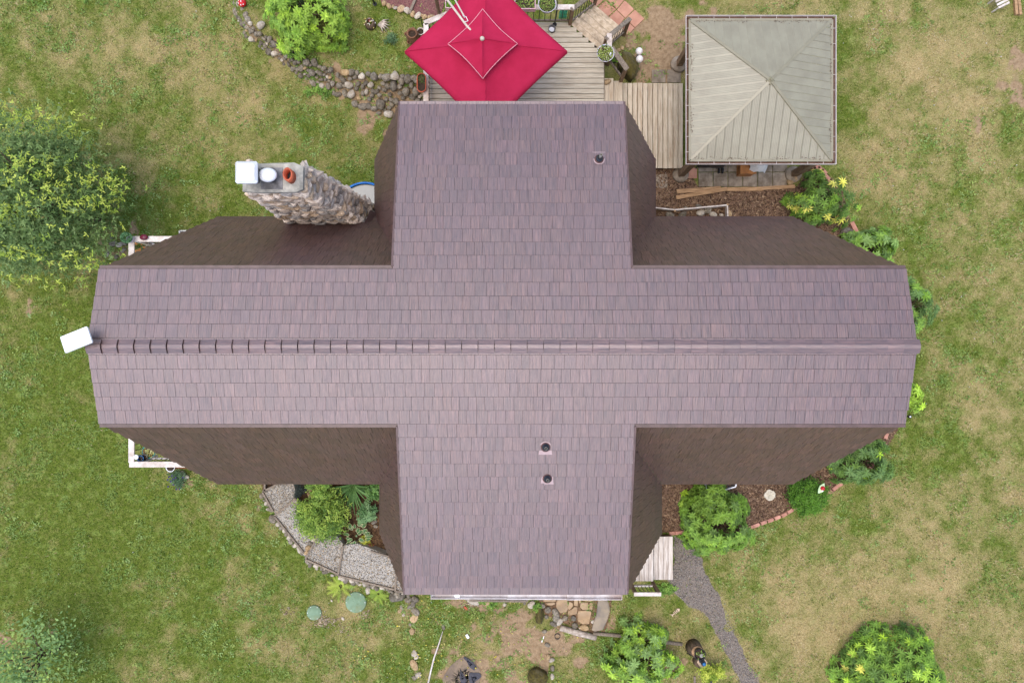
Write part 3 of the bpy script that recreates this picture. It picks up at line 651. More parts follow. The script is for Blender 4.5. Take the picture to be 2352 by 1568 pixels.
MB().lathe((p.x + .01, p.y, ZT), [(.11, 0.0), (.11, .17)], 16).build('flue_pipe', M['soot'], o)
p = P(660, 400, ZT + .28)
MB().lathe((p.x, p.y, ZT + .02), [(.10, 0), (.10, .26), (.075, .26), (.072, .05)], 20, sx=.9, sy=1.3).build('clay_flue', M['terracotta'], chim, True)
MB().lathe((p.x, p.y, ZT + .05), [(.07, 0), (.07, .02)], 16, sx=.9, sy=1.3, cap1=True).build('flue_bore', M['black'], chim)
MB().bar((-5.72, 2.88, 3.42), (-3.62, 2.88, 3.42), .05, .10).build('base_flashing', M['trim'], chim)
MB().add([(-3.62, 2.9, 3.5), (-3.3, 2.95, 3.25), (-3.35, 3.22, 2.65), (-3.62, 3.35, 2.9), (-3.62, 2.9, 3.35), (-3.62, 3.35, 2.7)], [(0, 1, 2, 3), (0, 4, 1), (3, 2, 5), (1, 4, 5, 2)]).build('saddle_flashing', M['trim'], chim)

# satellite dish beyond the west ridge end
p = P(175, 780, 8.25)
dish = empty('satellite_dish', (p.x, p.y, 7.2), 'flat white rectangular satellite dish past the left end of the ridge', 'satellite dish')
Md = Matrix.Rotation(math.radians(22), 3, 'Z') @ Matrix.Rotation(math.radians(-6), 3, 'X')
m = MB(); w, h, r = .255, .155, .02
out = [(sx * (w - r) + r * math.cos(t), sy * (h - r) + r * math.sin(t)) for sx, sy, t0 in ((1, 1, 0), (-1, 1, 90), (-1, -1, 180), (1, -1, 270)) for t in [math.radians(t0 + q) for q in (0, 30, 60, 90)]]
m.slab(out, -.03, .01, .006); m.v = [tuple(p + Md @ Vector(q)) for q in m.v]; m.build('panel', M['dish'], dish)
MB().tube([p + Vector((0, 0, -.02)), p + Vector((.02, -.02, -.25)), Vector((XW + .2, RY - .02, 7.55))], .025, 10).build('mast', M['steel'], dish)
MB().box((XW + .42, RY - .03, 7.5), (.1, .1, .2)).build('bracket', M['steel'], dish)

# ------------------------------------------------------------------ gazebo
GE = 2.25; GA = 2.92
c1, c2, c3, c4 = P(1585, 47, GE), P(1908, 48, GE), P(1910, 368, GE), P(1587, 366, GE)
gx0, gx1, gy1, gy0 = (c1.x + c4.x) / 2, (c2.x + c3.x) / 2, (c1.y + c2.y) / 2, (c3.y + c4.y) / 2
gcx, gcy = (gx0 + gx1) / 2, (gy0 + gy1) / 2
gaz = empty('gazebo', (gcx, gcy, 0), 'square gazebo with beige ribbed metal pyramid roof', 'gazebo')
apex = Vector((gcx, gcy, GA))
for (a, b) in (((gx0, gy0), (gx1, gy0)), ((gx1, gy0), (gx1, gy1)), ((gx1, gy1), (gx0, gy1)), ((gx0, gy1), (gx0, gy0))):
    A, B = Vector((a[0], a[1], GE)), Vector((b[0], b[1], GE)); U = (B - A).normalized(); L = (B - A).length; mid = (A + B) / 2; Vv = apex - mid; LV = Vv.length; Vv.normalize(); N = U.cross(Vv)
    n = 18; w = L / n
    for k in range(n):
        u0, u1 = k * w, (k + 1) * w; hv = lambda u: LV * (1 - abs(2 * u / L - 1))
        m = MB(); nr = 5; cols = []
        for j in range(nr + 1):                     # ribbed sheet: shallow folds, high seam at one side
            for q, hh in ((0.0, 0.0), (.5, .002)):
                if j == nr and q: continue
                u = u0 + (u1 - u0) * (j + q) / nr; cols.append((u, hh + (.007 if j == 0 and q == 0 else 0)))
        if k == n // 2: pass
        us = cols
        vs_ = [A + U * u + N * (.004 + hh) for u, hh in us] + [A + U * u + Vv * max(hv(u) - .01, 0.002) + N * (.004 + hh) for u, hh in us]
        # apex panels: split at the middle so that the peak stays sharp
        nn = len(us); m.add(vs_, [(i, i + 1, nn + i + 1, nn + i) for i in range(nn - 1)])
        m.build('roof_panel', M['gaz'], gaz)
    # hip cap, eave trim
    m = MB(); m.bar(A + Vector((0, 0, .015)), apex + Vector((0, 0, .015)), .07, .025); m.build('hip_cap', M['gaz_trim'], gaz)
    nout = Vector((U.y, -U.x, 0))
    MB().bar(A + nout * .02 - U * .02, B + nout * .02 + U * .02, .06, .03).build('eave_trim', M['gaz_trim'], gaz)
    # debris-filled gutter with bright rim and hangers
    g = MB().bar(A + nout * .085 - U * .08 + Vector((0, 0, -.05)), B + nout * .085 + U * .08 + Vector((0, 0, -.05)), .07, .03).build('gutter_trough', M['litter'], gaz)
    MB().bar(A + nout * .122 - U * .12, B + nout * .122 + U * .12, .009, .07).build('gutter_rim', M['gutter'], gaz)
    for k in range(9):
        q = A + U * (L * (k + .5) / 9); MB().bar(q + nout * .05 + Vector((0, 0, .0)), q + nout * .122 + Vector((0, 0, .0)), .008, .012).build('gutter_hanger', M['gutter'], gaz)
    # needle litter caught along the eave
    m = MB()
    for _ in range(160):
        u = R.uniform(.1, L - .1); q = A + U * u + Vv * abs(R.gauss(.03, .035)) + N * .02; s = R.uniform(.008, .025)
        if fbm(q.x, q.y, 2.5, 55, 2) < .47: continue
        a_ = R.uniform(0, 3); d1 = (U * math.cos(a_) + Vv * math.sin(a_)) * s; d2 = (U * -math.sin(a_) + Vv * math.cos(a_)) * s * .4
        m.add([q - d1, q + d2, q + d1 + N * .004, q - d2], [(0, 1, 2, 3)])
    if m.v: tag(m.build('needle_litter', M['litter'], gaz), kind='stuff')
MB().lathe(apex + Vector((0, 0, -.03)), [(.12, 0), (.11, .03), (.05, .07), (.02, .10), (.0, .11)], 4).build('finial', M['gaz_trim'], gaz)
posts = [P(1562, 402, .0), P(1820, 402, .0), P(1558, 150, .0), P(1822, 150, 0)]
for p in posts:
    MB().box((p.x, p.y, GE / 2 + .03), (.17, .17, GE - .2)).build('post', M['brown_wood'], gaz)
    o = MB().lathe((p.x, p.y, 0), [(.24, -.03), (.24, .10), (.22, .13), (.0, .135)], 22).build('footing', M['paver'], gaz, True)
for a, b in ((0, 1), (1, 3), (3, 2), (2, 0)):
    MB().bar((posts[a].x, posts[a].y, GE - .12), (posts[b].x, posts[b].y, GE - .12), .09, .18).build('beam', M['brown_wood'], gaz)
# paver floor under it
fl = empty('paver_floor', P(1700, 350, 0)); tag(fl, kind='structure')
p0 = P(1435.5 + 765 / 4.552, 275.6 + 702 / 4.552, .03); pit = .441
for i in range(6):
    for j in range(8):
        x, y = p0.x + (i + .5) * pit, p0.y + (j + .5) * pit
        MB().box((x, y, .015 + R.uniform(-.004, .006)), (pit - .022, pit - .022, .06), R.uniform(-.012, .012)).build('paver', M['paver'], fl)
def loose_paver(px, py, w, h, mt, label, z=.03, rz=0.0):
    p = P(px, py, z); o = MB().box((p.x, p.y, z - .02), (w, h, .06), rz).build('paver_slab', M[mt], None); tag(o, label, 'paver'); return o
loose_paver(1435.5 + 378 / 4.552, 275.6 + 640 / 4.552, .37, .40, 'paver', 'single brown stained paver between house side and gazebo post')
loose_paver(1435.5 + 700 / 4.552, 275.6 + 555 / 4.552, .3, .31, 'terra_paver', 'pinkish square paver beside the gazebo post near the house', .04)
loose_paver(2050 / 1.7415 + 1718 / 5.12, 898 / 5.12, .40, .38, 'paver', 'tan square paver next to the lower deck, farther from gazebo')
loose_paver(2050 / 1.7415 + 1900 / 5.12, 897 / 5.12, .40, .38, 'paver', 'tan square paver next to the lower deck, touching gazebo side')
# grill, wooden stand and cover under the south eave
p = P(1435.5 + 890 / 4.552, 275.6 + 470 / 4.552, .5)
gr = empty('barbecue_grill', (p.x, p.y + .12, 0), 'black barbecue grill on wheels under the gazebo edge', 'grill')
MB().box((p.x, p.y + .12, .62), (.72, .42, .22)).build('firebox', M['black'], gr)
m = MB(); m.lathe((p.x, p.y + .12, .73), [(.22, 0), (.2, .1), (.1, .17), (0, .19)], 14, sx=1.6); m.build('hood', M['charcoal'], gr, True)
MB().box((p.x - .48, p.y + .12, .7), (.22, .36, .03)).build('side_shelf', M['charcoal'], gr)
for x in (-.3, .3): MB().bar((p.x + x, p.y - .0, .1), (p.x + x, p.y + .1, .55), .03, .03).build('leg', M['black'], gr)
for x in (.38, .48): MB().tube([(p.x + x - .02, p.y - .06, .09), (p.x + x + .02, p.y - .06, .09)], .09, 14).build('wheel', M['black'], gr)
p = P(1435.5 + 1290 / 4.552, 275.6 + 520 / 4.552, .45)
ws = empty('wooden_chest', (p.x, p.y + .15, 0), 'orange brown wooden chest half hidden under the gazebo edge', 'chest')
MB().box((p.x, p.y + .15, .22), (.42, .5, .4)).build('body', mat('varnished_wood', S(176, 116, 62), S(130, 80, 40), 5, .5), ws); MB().box((p.x, p.y + .15, .44), (.46, .54, .04)).build('lid', mat('varnished_lid', S(184, 122, 66), S(140, 88, 46), 5, .5), ws)
p = P(1435.5 + 1410 / 4.552, 275.6 + 505 / 4.552, .6); m = MB()
for k in range(9):
    for j in range(6):
        pass
nu, nv = 10, 7; vv = []
for j in range(nv):
    for i in range(nu):
        u, v = i / (nu - 1) - .5, j / (nv - 1) - .5; rr_ = math.hypot(u * 2, v * 2)
        vv.append((p.x + u * .5 + R.uniform(-.01, .01), p.y + .12 + v * .4 + R.uniform(-.01, .01), .72 - .5 * max(0, rr_ - .55) ** 1.2 + .03 * math.sin(i * 2.1 + j) + R.uniform(-.01, .01)))
m.add(vv, [(j * nu + i, j * nu + i + 1, (j + 1) * nu + i + 1, (j + 1) * nu + i) for j in range(nv - 1) for i in range(nu - 1)])
tag(m.build('fabric_cover', M['white_cloth'], None, True), 'crumpled white fabric cover draped under the gazebo edge', 'cover')
# loose boards and white edging boards in the mulch
def ZN_(x, y): return 1435.5 + x / 4.552, 275.6 + y / 4.552
def board(a, b, w, h, z, mt, name, label, cat='board', f=ZN_, group=None):
    pa, pb = P(*f(*a), z), P(*f(*b), z); o = MB().bar(pa, pb, w, h).build(name, M[mt], None); return tag(o, label, cat, group)
board((540, 748), (1000, 716), .12, .05, .065, 'new_wood', 'lumber_board', 'grey brown board lying under a crossing board in the mulch', 'board')
board((535, 812), (1066, 720), .11, .05, .125, 'new_wood', 'lumber_board', 'tan board lying aslant on top of another in the mulch')
board((1068, 726), (1440, 721), .11, .06, .06, 'new_wood', 'lumber_board', 'reddish board edging the paver floor in the middle')
board((1440, 716), (1774, 696), .10, .06, .06, 'new_wood', 'lumber_board', 'tan board edging the paver floor at its stone end')
we = empty('edging_frame', P(*ZN_(700, 950), 0), 'thin white board edging round small rock bed behind the house', 'garden edging')
for a, b in (((300, 922), (510, 946)), ((510, 946), (1060, 896)), ((1060, 892), (1066, 1030))): MB().bar(P(*ZN_(*a), .16), P(*ZN_(*b), .16), .035, .2).build('edging_board', M['white_wood'], we)
for a in ((512, 960), (1060, 892)): MB().box(P(*ZN_(*a), .14), (.05, .05, .26)).build('stake', M['new_wood'], we)

# ------------------------------------------------------------------ rocks
def rock(px, py, rpx, z=0.0, kind=None, el=1.0, rot=None, name='rock', parent=None, flat=.65):
    k = kind or R.choice(['stone', 'stone', 'stone_light', 'stone_tan']); d = (H - z) / F; r = rpx * d * 2
    p = P(px, py, z); s = (r * el, r, r * flat)
    return put(name, R.choice(ROCKS[k]), (p.x, p.y, z + r * flat * .22), s, (R.uniform(-.3, .3), R.uniform(-.3, .3), rot if rot is not None else R.uniform(0, 6.3)), parent)
for i, (x, y, r, el, lab) in enumerate(((790, 970, 9, 1.3, 'pale rock leaning on the white edging boards'), (866, 940, 10, 1.1, 'rounded rock on the white edging board by the frame middle'), (918, 992, 7, 1.4, 'long rock inside white edging near its corner'), (772, 908, 6, 1.5, 'flat rock just outside the white edging'),
        (1090, 980, 6, 1.4, 'tan rock outside the short end of white edging'), (470, 992, 8, 1.6, 'mossy rock behind white edging near house wall'), (600, 996, 8, 1.5, 'mossy rock behind white edging second from wall'), (1008, 996, 4, 1.5, 'small white rock inside white edging corner'), (635, 925, 5, 1.2, 'small pinkish rock at bend of white edging'),
        (1726, 650, 8, 1.1, 'tan and cream rock at paver corner by gazebo post'), (1768, 620, 8, 1.2, 'flat tan rock touching the gazebo post footing'), (1700, 540, 7, 1.2, 'greenish rock on pavers by the gazebo post'), (600, 608, 6, 1.8, 'flat rock at the gazebo footing near the house'))):
    tag(rock(*ZN_(x, y), r, .05, 'stone_tan' if i in (4, 9, 10) else 'stone_light' if i in (0, 2, 7) else 'stone', el), lab, 'rock', 'rocks around the gazebo bed')
# stone retaining wall curving round the raised garden
wall = empty('stone_wall', P(770, 190, 0), 'curving dry stone retaining wall beside the raised garden', 'stone wall')
rr = random.Random(21); pts = []
for tries in range(9000):
    px = rr.uniform(543, 986) if tries % 2 else rr.uniform(543, 760); t = rr.uniform(-.06, 1.06)
    yu = np.interp(px, [p[0] for p in WUP], [p[1] for p in WUP]); yl = np.interp(px, [p[0] for p in WLO], [p[1] for p in WLO]); py = yl + (yu - yl) * t
    if py < -25 or (px > 905 and py > 236): continue
    size = rr.choice((.15, .2, .24, .28, .33)) * (1.0 if px > 760 else .72); z = .56 * min(1, max(0, t)); p = P(px, py, z)
    if any((p.x - q[0]) ** 2 + (p.y - q[1]) ** 2 < (.36 * (size + q[2])) ** 2 for q in pts): continue
    pts.append((p.x, p.y, size, z, t))
for (x, y, size, z, t) in pts[:290]:
    k = rr.choice(['stone'] * 14 + ['stone_light'] * 2 + ['stone_tan'])
    put('stone', rr.choice(ROCKS[k]), (x, y, z + size * .15), (size * rr.uniform(1.0, 1.35), size * rr.uniform(.9, 1.1), size * rr.uniform(.7, .95)), (rr.uniform(-.4, .4), rr.uniform(-.4, .4), rr.uniform(0, 6.3)), wall)
for (px, py, r) in ((787, 216, 7), (800, 209, 6), (662, 62, 8), (655, 54, 7)):
    pass
tag(rock(801, 214, 8, .05, 'stone_light', 1.3), 'chunk of white quartz at the foot of the stone wall', 'rock')
tag(rock(657, 62, 9, .55, 'stone_light', 1.2) if False else rock(600, 60, 9, .62, 'stone_light', 1.3), 'white quartz chunk on top of the stone wall', 'rock')
# stones bordering the red mulch bed
sheet('red_mulch_bed', [(872, -30), (875, 8), (905, 16), (930, 26), (950, 33), (975, 38), (1012, 40), (1030, -30)], .63, M['redmulch'], .03)
bs = empty('stone_border', P(940, 30, .6), 'row of rounded tan stones edging the red mulch bed', 'stone border')
for (x, y, r) in ((1870, 45, 6), (1925, 78, 6), (1975, 80, 4), (2005, 98, 5), (2075, 115, 9), (2140, 128, 8), (2210, 172, 7), (2265, 190, 8), (2310, 186, 5), (2350, 205, 6), (2405, 205, 5), (2440, 205, 7)):
    rock(516.8 + x / 5.12, y / 5.12, r, .62, R.choice(('stone_tan', 'stone_light', 'stone_tan')), 1.2, parent=bs, name='stone')
tag(MB().bar(P(516.8 + 2240 / 5.12, -2, .68), P(516.8 + 2168 / 5.12, 162 / 5.12, .68), .07, .06).build('timber', M['grey_wood'], None), 'narrow grey timber lying across the red mulch bed', 'timber')

# ------------------------------------------------------------------ north deck with stairs and rails
DZ = .9
deck = empty('wooden_deck', P(1180, 180, 0), 'weathered grey board deck under the red parasol', 'deck')
dx0, dx1 = P(985, 200, DZ).x, P(1387, 200, DZ).x
A0 = P(1311, 57, DZ); A1 = P(1380, 116, DZ)
y = 4.42; dn = 8.98
while y < dn:
    yc = y + .07; x1 = dx1
    if yc > A1.y: x1 = A1.x + (A0.x - A1.x) * (yc - A1.y) / (A0.y - A1.y)
    x0 = dx0
    yd = P(985, 88, DZ).y
    if yc > yd: x0 = dx0 + (yc - yd) * .95
    xm = R.uniform(x0 + 1.2, x1 - 1.2)
    MB().box(((x0 + xm) / 2 - .001, yc, DZ - .02 + R.uniform(-.002, .002)), (xm - x0 - .004, .129, .035)).build('deck_board', M['deck_x'], deck)
    MB().box(((x1 + xm) / 2 + .001, yc, DZ - .02 + R.uniform(-.002, .002)), (x1 - xm - .004, .129, .035)).build('deck_board', M['deck_x'], deck)
    y += .1455
for (a, b) in (((dx0, 4.5, DZ - .15), (dx0, P(985, 88, DZ).y, DZ - .15)), ((dx0 + .1, 8.93, DZ - .15), (A0.x, 8.93, DZ - .15)), ((dx1, 4.5, DZ - .15), (dx1, A1.y, DZ - .15))): MB().bar(a, b, .05, .2).build('rim_joist', M['grey_wood'], deck)
for x in (dx0 + .2, 0, dx1 - .2):
    for yy in (5.0, 6.8, 8.6): MB().box((x, yy, DZ / 2 - .05), (.1, .1, DZ - .15)).build('support_post', M['brown_wood'], deck)
# diagonal stairs to the terracotta pavers
st = empty('deck_stairs', P(1370, 70, 0), 'diagonal wooden stairs from deck down to terracotta pavers', 'stairs')
t_ = (A1 - A0).normalized(); n_ = Vector((-t_.y, t_.x, 0)); SW_ = (A1 - A0).length
for k in range(4):
    z = DZ - .21 * k - .006; o0 = A0 + n_ * (.29 * k + .005)
    for j in range(2):
        c = o0 + n_ * (.072 + j * .144); a = Vector((c.x, c.y, z - .02)); e = a + t_ * SW_
        MB().bar(a, e, .138, .036).build('tread', M['deck_d'], st)
    MB().bar(Vector((o0.x, o0.y, z - .1)) + n_ * .26, Vector((o0.x, o0.y, z - .1)) + n_ * .26 + t_ * SW_, .02, .14).build('riser', M['grey_wood'], st)
def railing(name, a, b, z0, z1, hgt, label, mt='grey_wood', cap='white_wood', nb=8, posts_=(0, 1), capw=.135, post='brown_wood', low=.12):
    """rail from a to b (plan points), floor heights z0 and z1"""
    a, b = Vector((a[0], a[1], z0)), Vector((b[0], b[1], z1)); r = empty(name, a, label, 'railing'); up = Vector((0, 0, hgt))
    d = (b - a).normalized()
    MB().bar(a + up - d * .05, b + up + d * .05, capw, .04).build('top_rail', M[cap], r)
    MB().bar(a + up * .93, b + up * .93, .04, .08).build('upper_rail', M[mt], r); MB().bar(a + Vector((0, 0, low)), b + Vector((0, 0, low)), .04, .085).build('bottom_rail', M[mt], r)
    for k in range(nb):
        q = a.lerp(b, (k + .5) / nb); MB().tube([q + Vector((0, 0, low)), q + up * .93], .010, 6).build('baluster', M['black'], r)
    for t in posts_:
        q = a.lerp(b, t); MB().box((q.x, q.y, q.z + hgt / 2 - .12), (.09, .09, hgt + .2)).build('post', M[post], r)
    return r
ry_ = P(1250, 52, DZ).y
railing('deck_railing', (P(1075, 52, DZ).x, ry_), (A0.x - .03, ry_), DZ, DZ, .88, 'north deck railing with black balusters holding flower pots', nb=18)
railing('deck_railing', (dx0 + .03, 4.6), (dx0 + .03, P(985, 92, DZ).y), DZ, DZ, .88, 'west deck railing with terracotta trough on its cap', nb=26)
railing('deck_railing', (dx0 + .03, P(985, 92, DZ).y + .08), (P(1075, 52, DZ).x - .06, ry_), DZ, DZ, .88, 'angled corner deck railing behind the red parasol', nb=9)
s0 = A0 - t_ * .03; s1 = s0 + n_ * 1.2
railing('stair_railing', (s0.x, s0.y), (s1.x, s1.y), DZ, .12, .88, 'grey stair railing on the parasol side of the stairs', cap='grey_wood', nb=9, capw=.12)
s0 = A1 + t_ * .06; s1 = s0 + n_ * 1.15
railing('stair_railing', (s0.x, s0.y), (s1.x, s1.y), DZ, .12, .88, 'grey stair railing on the boulder side of the stairs', cap='grey_wood', nb=8, capw=.12)
q0 = P(1388, 140, DZ); railing('deck_railing', (q0.x + .02, q0.y + .33), (q0.x + .02, q0.y), DZ, DZ, .86, 'short deck railing carrying the round flower pot', nb=4, posts_=(1,))
q1 = P(1428, 163, .75); railing('deck_railing', (q0.x + .12, q0.y - .02), (q1.x, q1.y - .22), DZ, DZ - .2, .8, 'short weathered railing beside the boulder and side steps', cap='grey_wood', nb=4, capw=.14)
# side steps and the lower deck
ss = empty('side_steps', P(1405, 210, 0), 'two shallow plank steps between upper and lower deck', 'steps')
for (xa, xb, yt, z) in ((1387, 1409, 180, DZ - .16), (1409, 1430, 186, DZ - .33)):
    pa, pb = P(xa, yt, z), P(xb, yt, z); w = (pb.x - pa.x) / 2
    for j in range(2): MB().box((pa.x + w * (j + .5), (pa.y + 4.9) / 2, z - .02), (w - .006, pa.y - 4.9, .036)).build('plank', M['deck_y'], ss)
    MB().box((pb.x - .03, (pa.y + 4.9) / 2, z / 2 - .03), (.03, pa.y - 4.95, z - .04)).build('riser', M['grey_wood'], ss)
LZ = .34
ld = empty('lower_deck', P(1500, 290, 0), 'lower plank walkway deck between house and gazebo', 'deck')
pa, pb = P(1430, 191, LZ), P(1571, 386, LZ); x = pa.x; k = 0
while x < pb.x - .05:
    MB().box((x + .073, (pa.y + pb.y) / 2 + R.uniform(-.008, .008), LZ - .02 + R.uniform(-.003, .003)), (.130, pa.y - pb.y, .036)).build('deck_board', M['deck_y'], ld); x += .1475
for yy in (pb.y + .1, (pa.y + pb.y) / 2, pa.y - .1): MB().box(((pa.x + pb.x) / 2, yy, LZ / 2 - .03), (pb.x - pa.x - .1, .05, LZ - .06)).build('joist', M['brown_wood'], ld)
# terracotta patio squares at the stair foot
tp = empty('terracotta_patio', P(1430, 30, 0)); tag(tp, kind='structure')
def Z4(x, y): return 2050 / 1.7415 + x / 5.12, y / 5.12
for q in ([(1005, 90), (1090, 5), (1218, 110), (1115, 205)], [(1105, -5), (1310, -5), (1310, 5), (1228, 105)], [(1228, 118), (1322, 5), (1430, 108), (1330, 212)], [(1120, 212), (1222, 122), (1322, 218), (1228, 325)], [(1335, 220), (1440, 118), (1552, 220), (1440, 325)], [(1238, 330), (1330, 226), (1436, 330), (1360, 410), (1250, 400)], [(985, 80), (1085, -5), (1000, -60), (900, 0)], [(1228, 100), (1115, -10), (1180, -80), (1300, -10)]):
    MB().slab([P(*Z4(*p), .03) for p in q][::-1], -.02, .03 + R.uniform(-.004, .004), .006).build('paver', M['terra_paver'], tp)

# ------------------------------------------------------------------ parasol
uc = P(1116, 118, 2.95); par = empty('parasol', (uc.x - 1.35, uc.y + 1.35, DZ), 'large square crimson cantilever parasol over the deck', 'parasol')
hd = 2.07
def canopy(name, ctr, hd_, z_e, z_c, sag, val, mt, parent, r_in=0.0, edge=None):
    m = MB(); cs = [Vector((ctr[0] + hd_ * dx, ctr[1] + hd_ * dy, z_e)) for dx, dy in ((-1, 0), (0, -1), (1, 0), (0, 1))]; top = Vector((ctr[0], ctr[1], z_c)); n = 14; k = 10
    for i in range(4):
        a, b = cs[i], cs[(i + 1) % 4]; rows = []
        for r in range(k + 1):
            t = r_in + (1 - r_in) * r / k; row = []
            for j in range(n + 1):
                s = j / n; e = a.lerp(b, s); e = e + (top - e) * 0.0
                bow = math.sin(math.pi * s); inw = Vector((ctr[0], ctr[1], z_e)) - (a + b) / 2; e = e + inw.normalized() * (sag * hd_ * bow)
                p = top.lerp(e, t); p = p + Vector((0, 0, -.045 * bow * math.sin(math.pi * t) * hd_ + .008 * math.sin(9 * s + 5 * t + i)))
                row.append(p)
            rows.append(row)
        if val:
            rows.append([Vector((q.x, q.y, q.z - val)) + (q - Vector((ctr[0], ctr[1], q.z))).normalized() * .01 for q in rows[-1]])
        w = n + 1; vs_ = [q for row in rows for q in row]; fs = [(r * w + j, r * w + j + 1, (r + 1) * w + j + 1, (r + 1) * w + j) for r in range(len(rows) - 1) for j in range(n)]
        o = m.add(vs_, fs)
        if edge is not None:
            edge.tube([q + Vector((0, 0, .004)) for q in rows[k]], .010, 5)
    return m.build(name, mt, parent, True)
canopy('canopy', uc, hd, 2.95, 3.48, .03, .16, M['red'], par, .16)
ed = MB(); canopy('top_vent', (uc.x - .06, uc.y - .02, 0), .86, 3.42, 3.72, .05, .03, M['red'], par, 0.0, ed); ed.build('piping', M['pink_edge'], par)
MB().lathe((uc.x - .06, uc.y - .02, 3.70), [(.055, 0), (.055, .03), (.04, .05), (.03, .06), (0, .065)], 18).build('finial', M['cream'], par, True)
for dx, dy in ((-1, 0), (0, -1), (1, 0), (0, 1)):
    q0, q1 = Vector((uc.x, uc.y, 3.482)), Vector((uc.x + dx * hd, uc.y + dy * hd, 2.954))
    MB().tube([q0.lerp(q1, t) + Vector((0, 0, .006)) for t in np.linspace(.17, .995, 12)], .009, 5).build('seam', M['red'], par)
    v0, v1 = Vector((uc.x - .06, uc.y - .02, 3.722)), Vector((uc.x - .06 + dx * .86, uc.y - .02 + dy * .86, 3.424))
    MB().tube([v0.lerp(v1, t) + Vector((0, 0, .005)) for t in np.linspace(.06, .99, 8)], .007, 5).build('seam', M['red'], par)
    MB().bar((uc.x, uc.y, 3.40), (uc.x + dx * hd * .99, uc.y + dy * hd * .99, 2.925), .025, .03).build('rib', M['cream'], par)
MB().tube([(uc.x - 1.32, uc.y + 1.55, .9), (uc.x - 1.30, uc.y + 1.5, 3.2), (uc.x - 1.05, uc.y + 1.3, 3.55)], .05, 10).build('mast', M['brown_wood'], par)
MB().tube([(uc.x - 1.25, uc.y + 1.55, 3.25), (uc.x - .45, uc.y + .42, 3.42), (uc.x - .1, uc.y + .02, 3.46)], .028, 8).build('arm', M['cream'], par)
MB().tube([(uc.x - 1.0, uc.y + 1.6, 3.2), (uc.x - .5, uc.y + .62, 3.44)], .02, 8).build('brace', M['cream'], par)
MB().tube([(uc.x - .55, uc.y + .66, 3.45), (uc.x - .47, uc.y + .62, 3.48), (uc.x - .42, uc.y + .52, 3.48), (uc.x - .5, uc.y + .5, 3.46)], .012, 6).build('brace_joint', M['steel'], par)

# ------------------------------------------------------------------ foliage
def leaf_geo(L, W, droop=.25, fold=.25, seg=3):
    """a leaf along +x from the origin, folded along its midrib; returns verts, faces"""
    vs_ = []; fs = []
    ts = [0, .3, .62, 1.0] if seg == 3 else [0, .45, 1.0]
    ws = [.12, .9, 1.0, .05] if seg == 3 else [.15, 1.0, .05]
    for t, w in zip(ts, ws):
        z = -droop * L * t * t
        vs_ += [(L * t, -W / 2 * w, z + fold * W / 2 * w), (L * t, 0, z), (L * t, W / 2 * w, z + fold * W / 2 * w)]
    for i in range(len(ts) - 1):
        a = i * 3; fs += [(a, a + 3, a + 4, a + 1), (a + 1, a + 4, a + 5, a + 2)]
    return vs_, fs
def rosette(name, mt, n, L, W, seed, up=.45, centre=None):
    rr = random.Random(seed); m = MB()
    for ring, cnt, el, k in ((0, n, .12, 1.0), (1, max(3, n - 3), up, .72)):
        for i in range(cnt):
            a = 2 * math.pi * (i + .5 * ring) / cnt + rr.uniform(-.2, .2); e = el + rr.uniform(-.12, .15); l = L * k * rr.uniform(.82, 1.1)
            vs_, fs = leaf_geo(l, W * k * rr.uniform(.9, 1.1), rr.uniform(.1, .35)); Mx = Matrix.Rotation(a, 3, 'Z') @ Matrix.Rotation(-e, 3, 'Y')
            t = rr.uniform(.78, 1.12) * (1.0 if ring == 0 else 1.12); m.add([Mx @ Vector(v) for v in vs_], fs, (t, t * rr.uniform(.98, 1.03), t * rr.uniform(.9, 1.05)))
    me = m.mesh(name); me.materials.append(mt); return me
def leafmat(name, c1, c2, rnd=.16, rough=.5, spec=.2): return mat(name, tuple(min(1, q * 1.3) for q in c1), tuple(min(1, q * 1.3) for q in c2), 14, rough, rnd=rnd, tint=True, trans=.1, spec=spec)
PAL = {'lime': leafmat('lime_rhododendron_leaf', S(140, 168, 62), S(112, 142, 50)), 'mid': leafmat('green_rhododendron_leaf', S(120, 150, 60), S(96, 128, 48)), 'dark': leafmat('dark_rhododendron_leaf', S(94, 120, 54), S(72, 96, 42)),
       'blue': leafmat('bluish_rhododendron_leaf', S(102, 128, 72), S(78, 104, 54)), 'new': leafmat('fresh_yellow_green_leaf', S(162, 190, 66), S(140, 172, 56)), 'yellow': leafmat('yellowing_leaf', S(202, 196, 96), S(190, 186, 80)), 'bluemid': leafmat('glaucous_leaf', S(122, 148, 82), S(98, 124, 64))}
ROS = {}
for k in PAL:
    ROS[k] = [rosette('leaf_cluster_' + k, PAL[k], 8, .145, .050, 100 + i, .45) for i in range(4)]
SLIM = {k: [rosette('slim_cluster_' + k, PAL[k], 9, .15, .034, 140 + i, .5) for i in range(4)] for k in ('mid', 'dark', 'new', 'yellow', 'blue')}
SOILC = mat('brown_stem_bark', S(96, 78, 60), S(70, 56, 44), 12, .95)  # mottled brown bark for all shrub stems
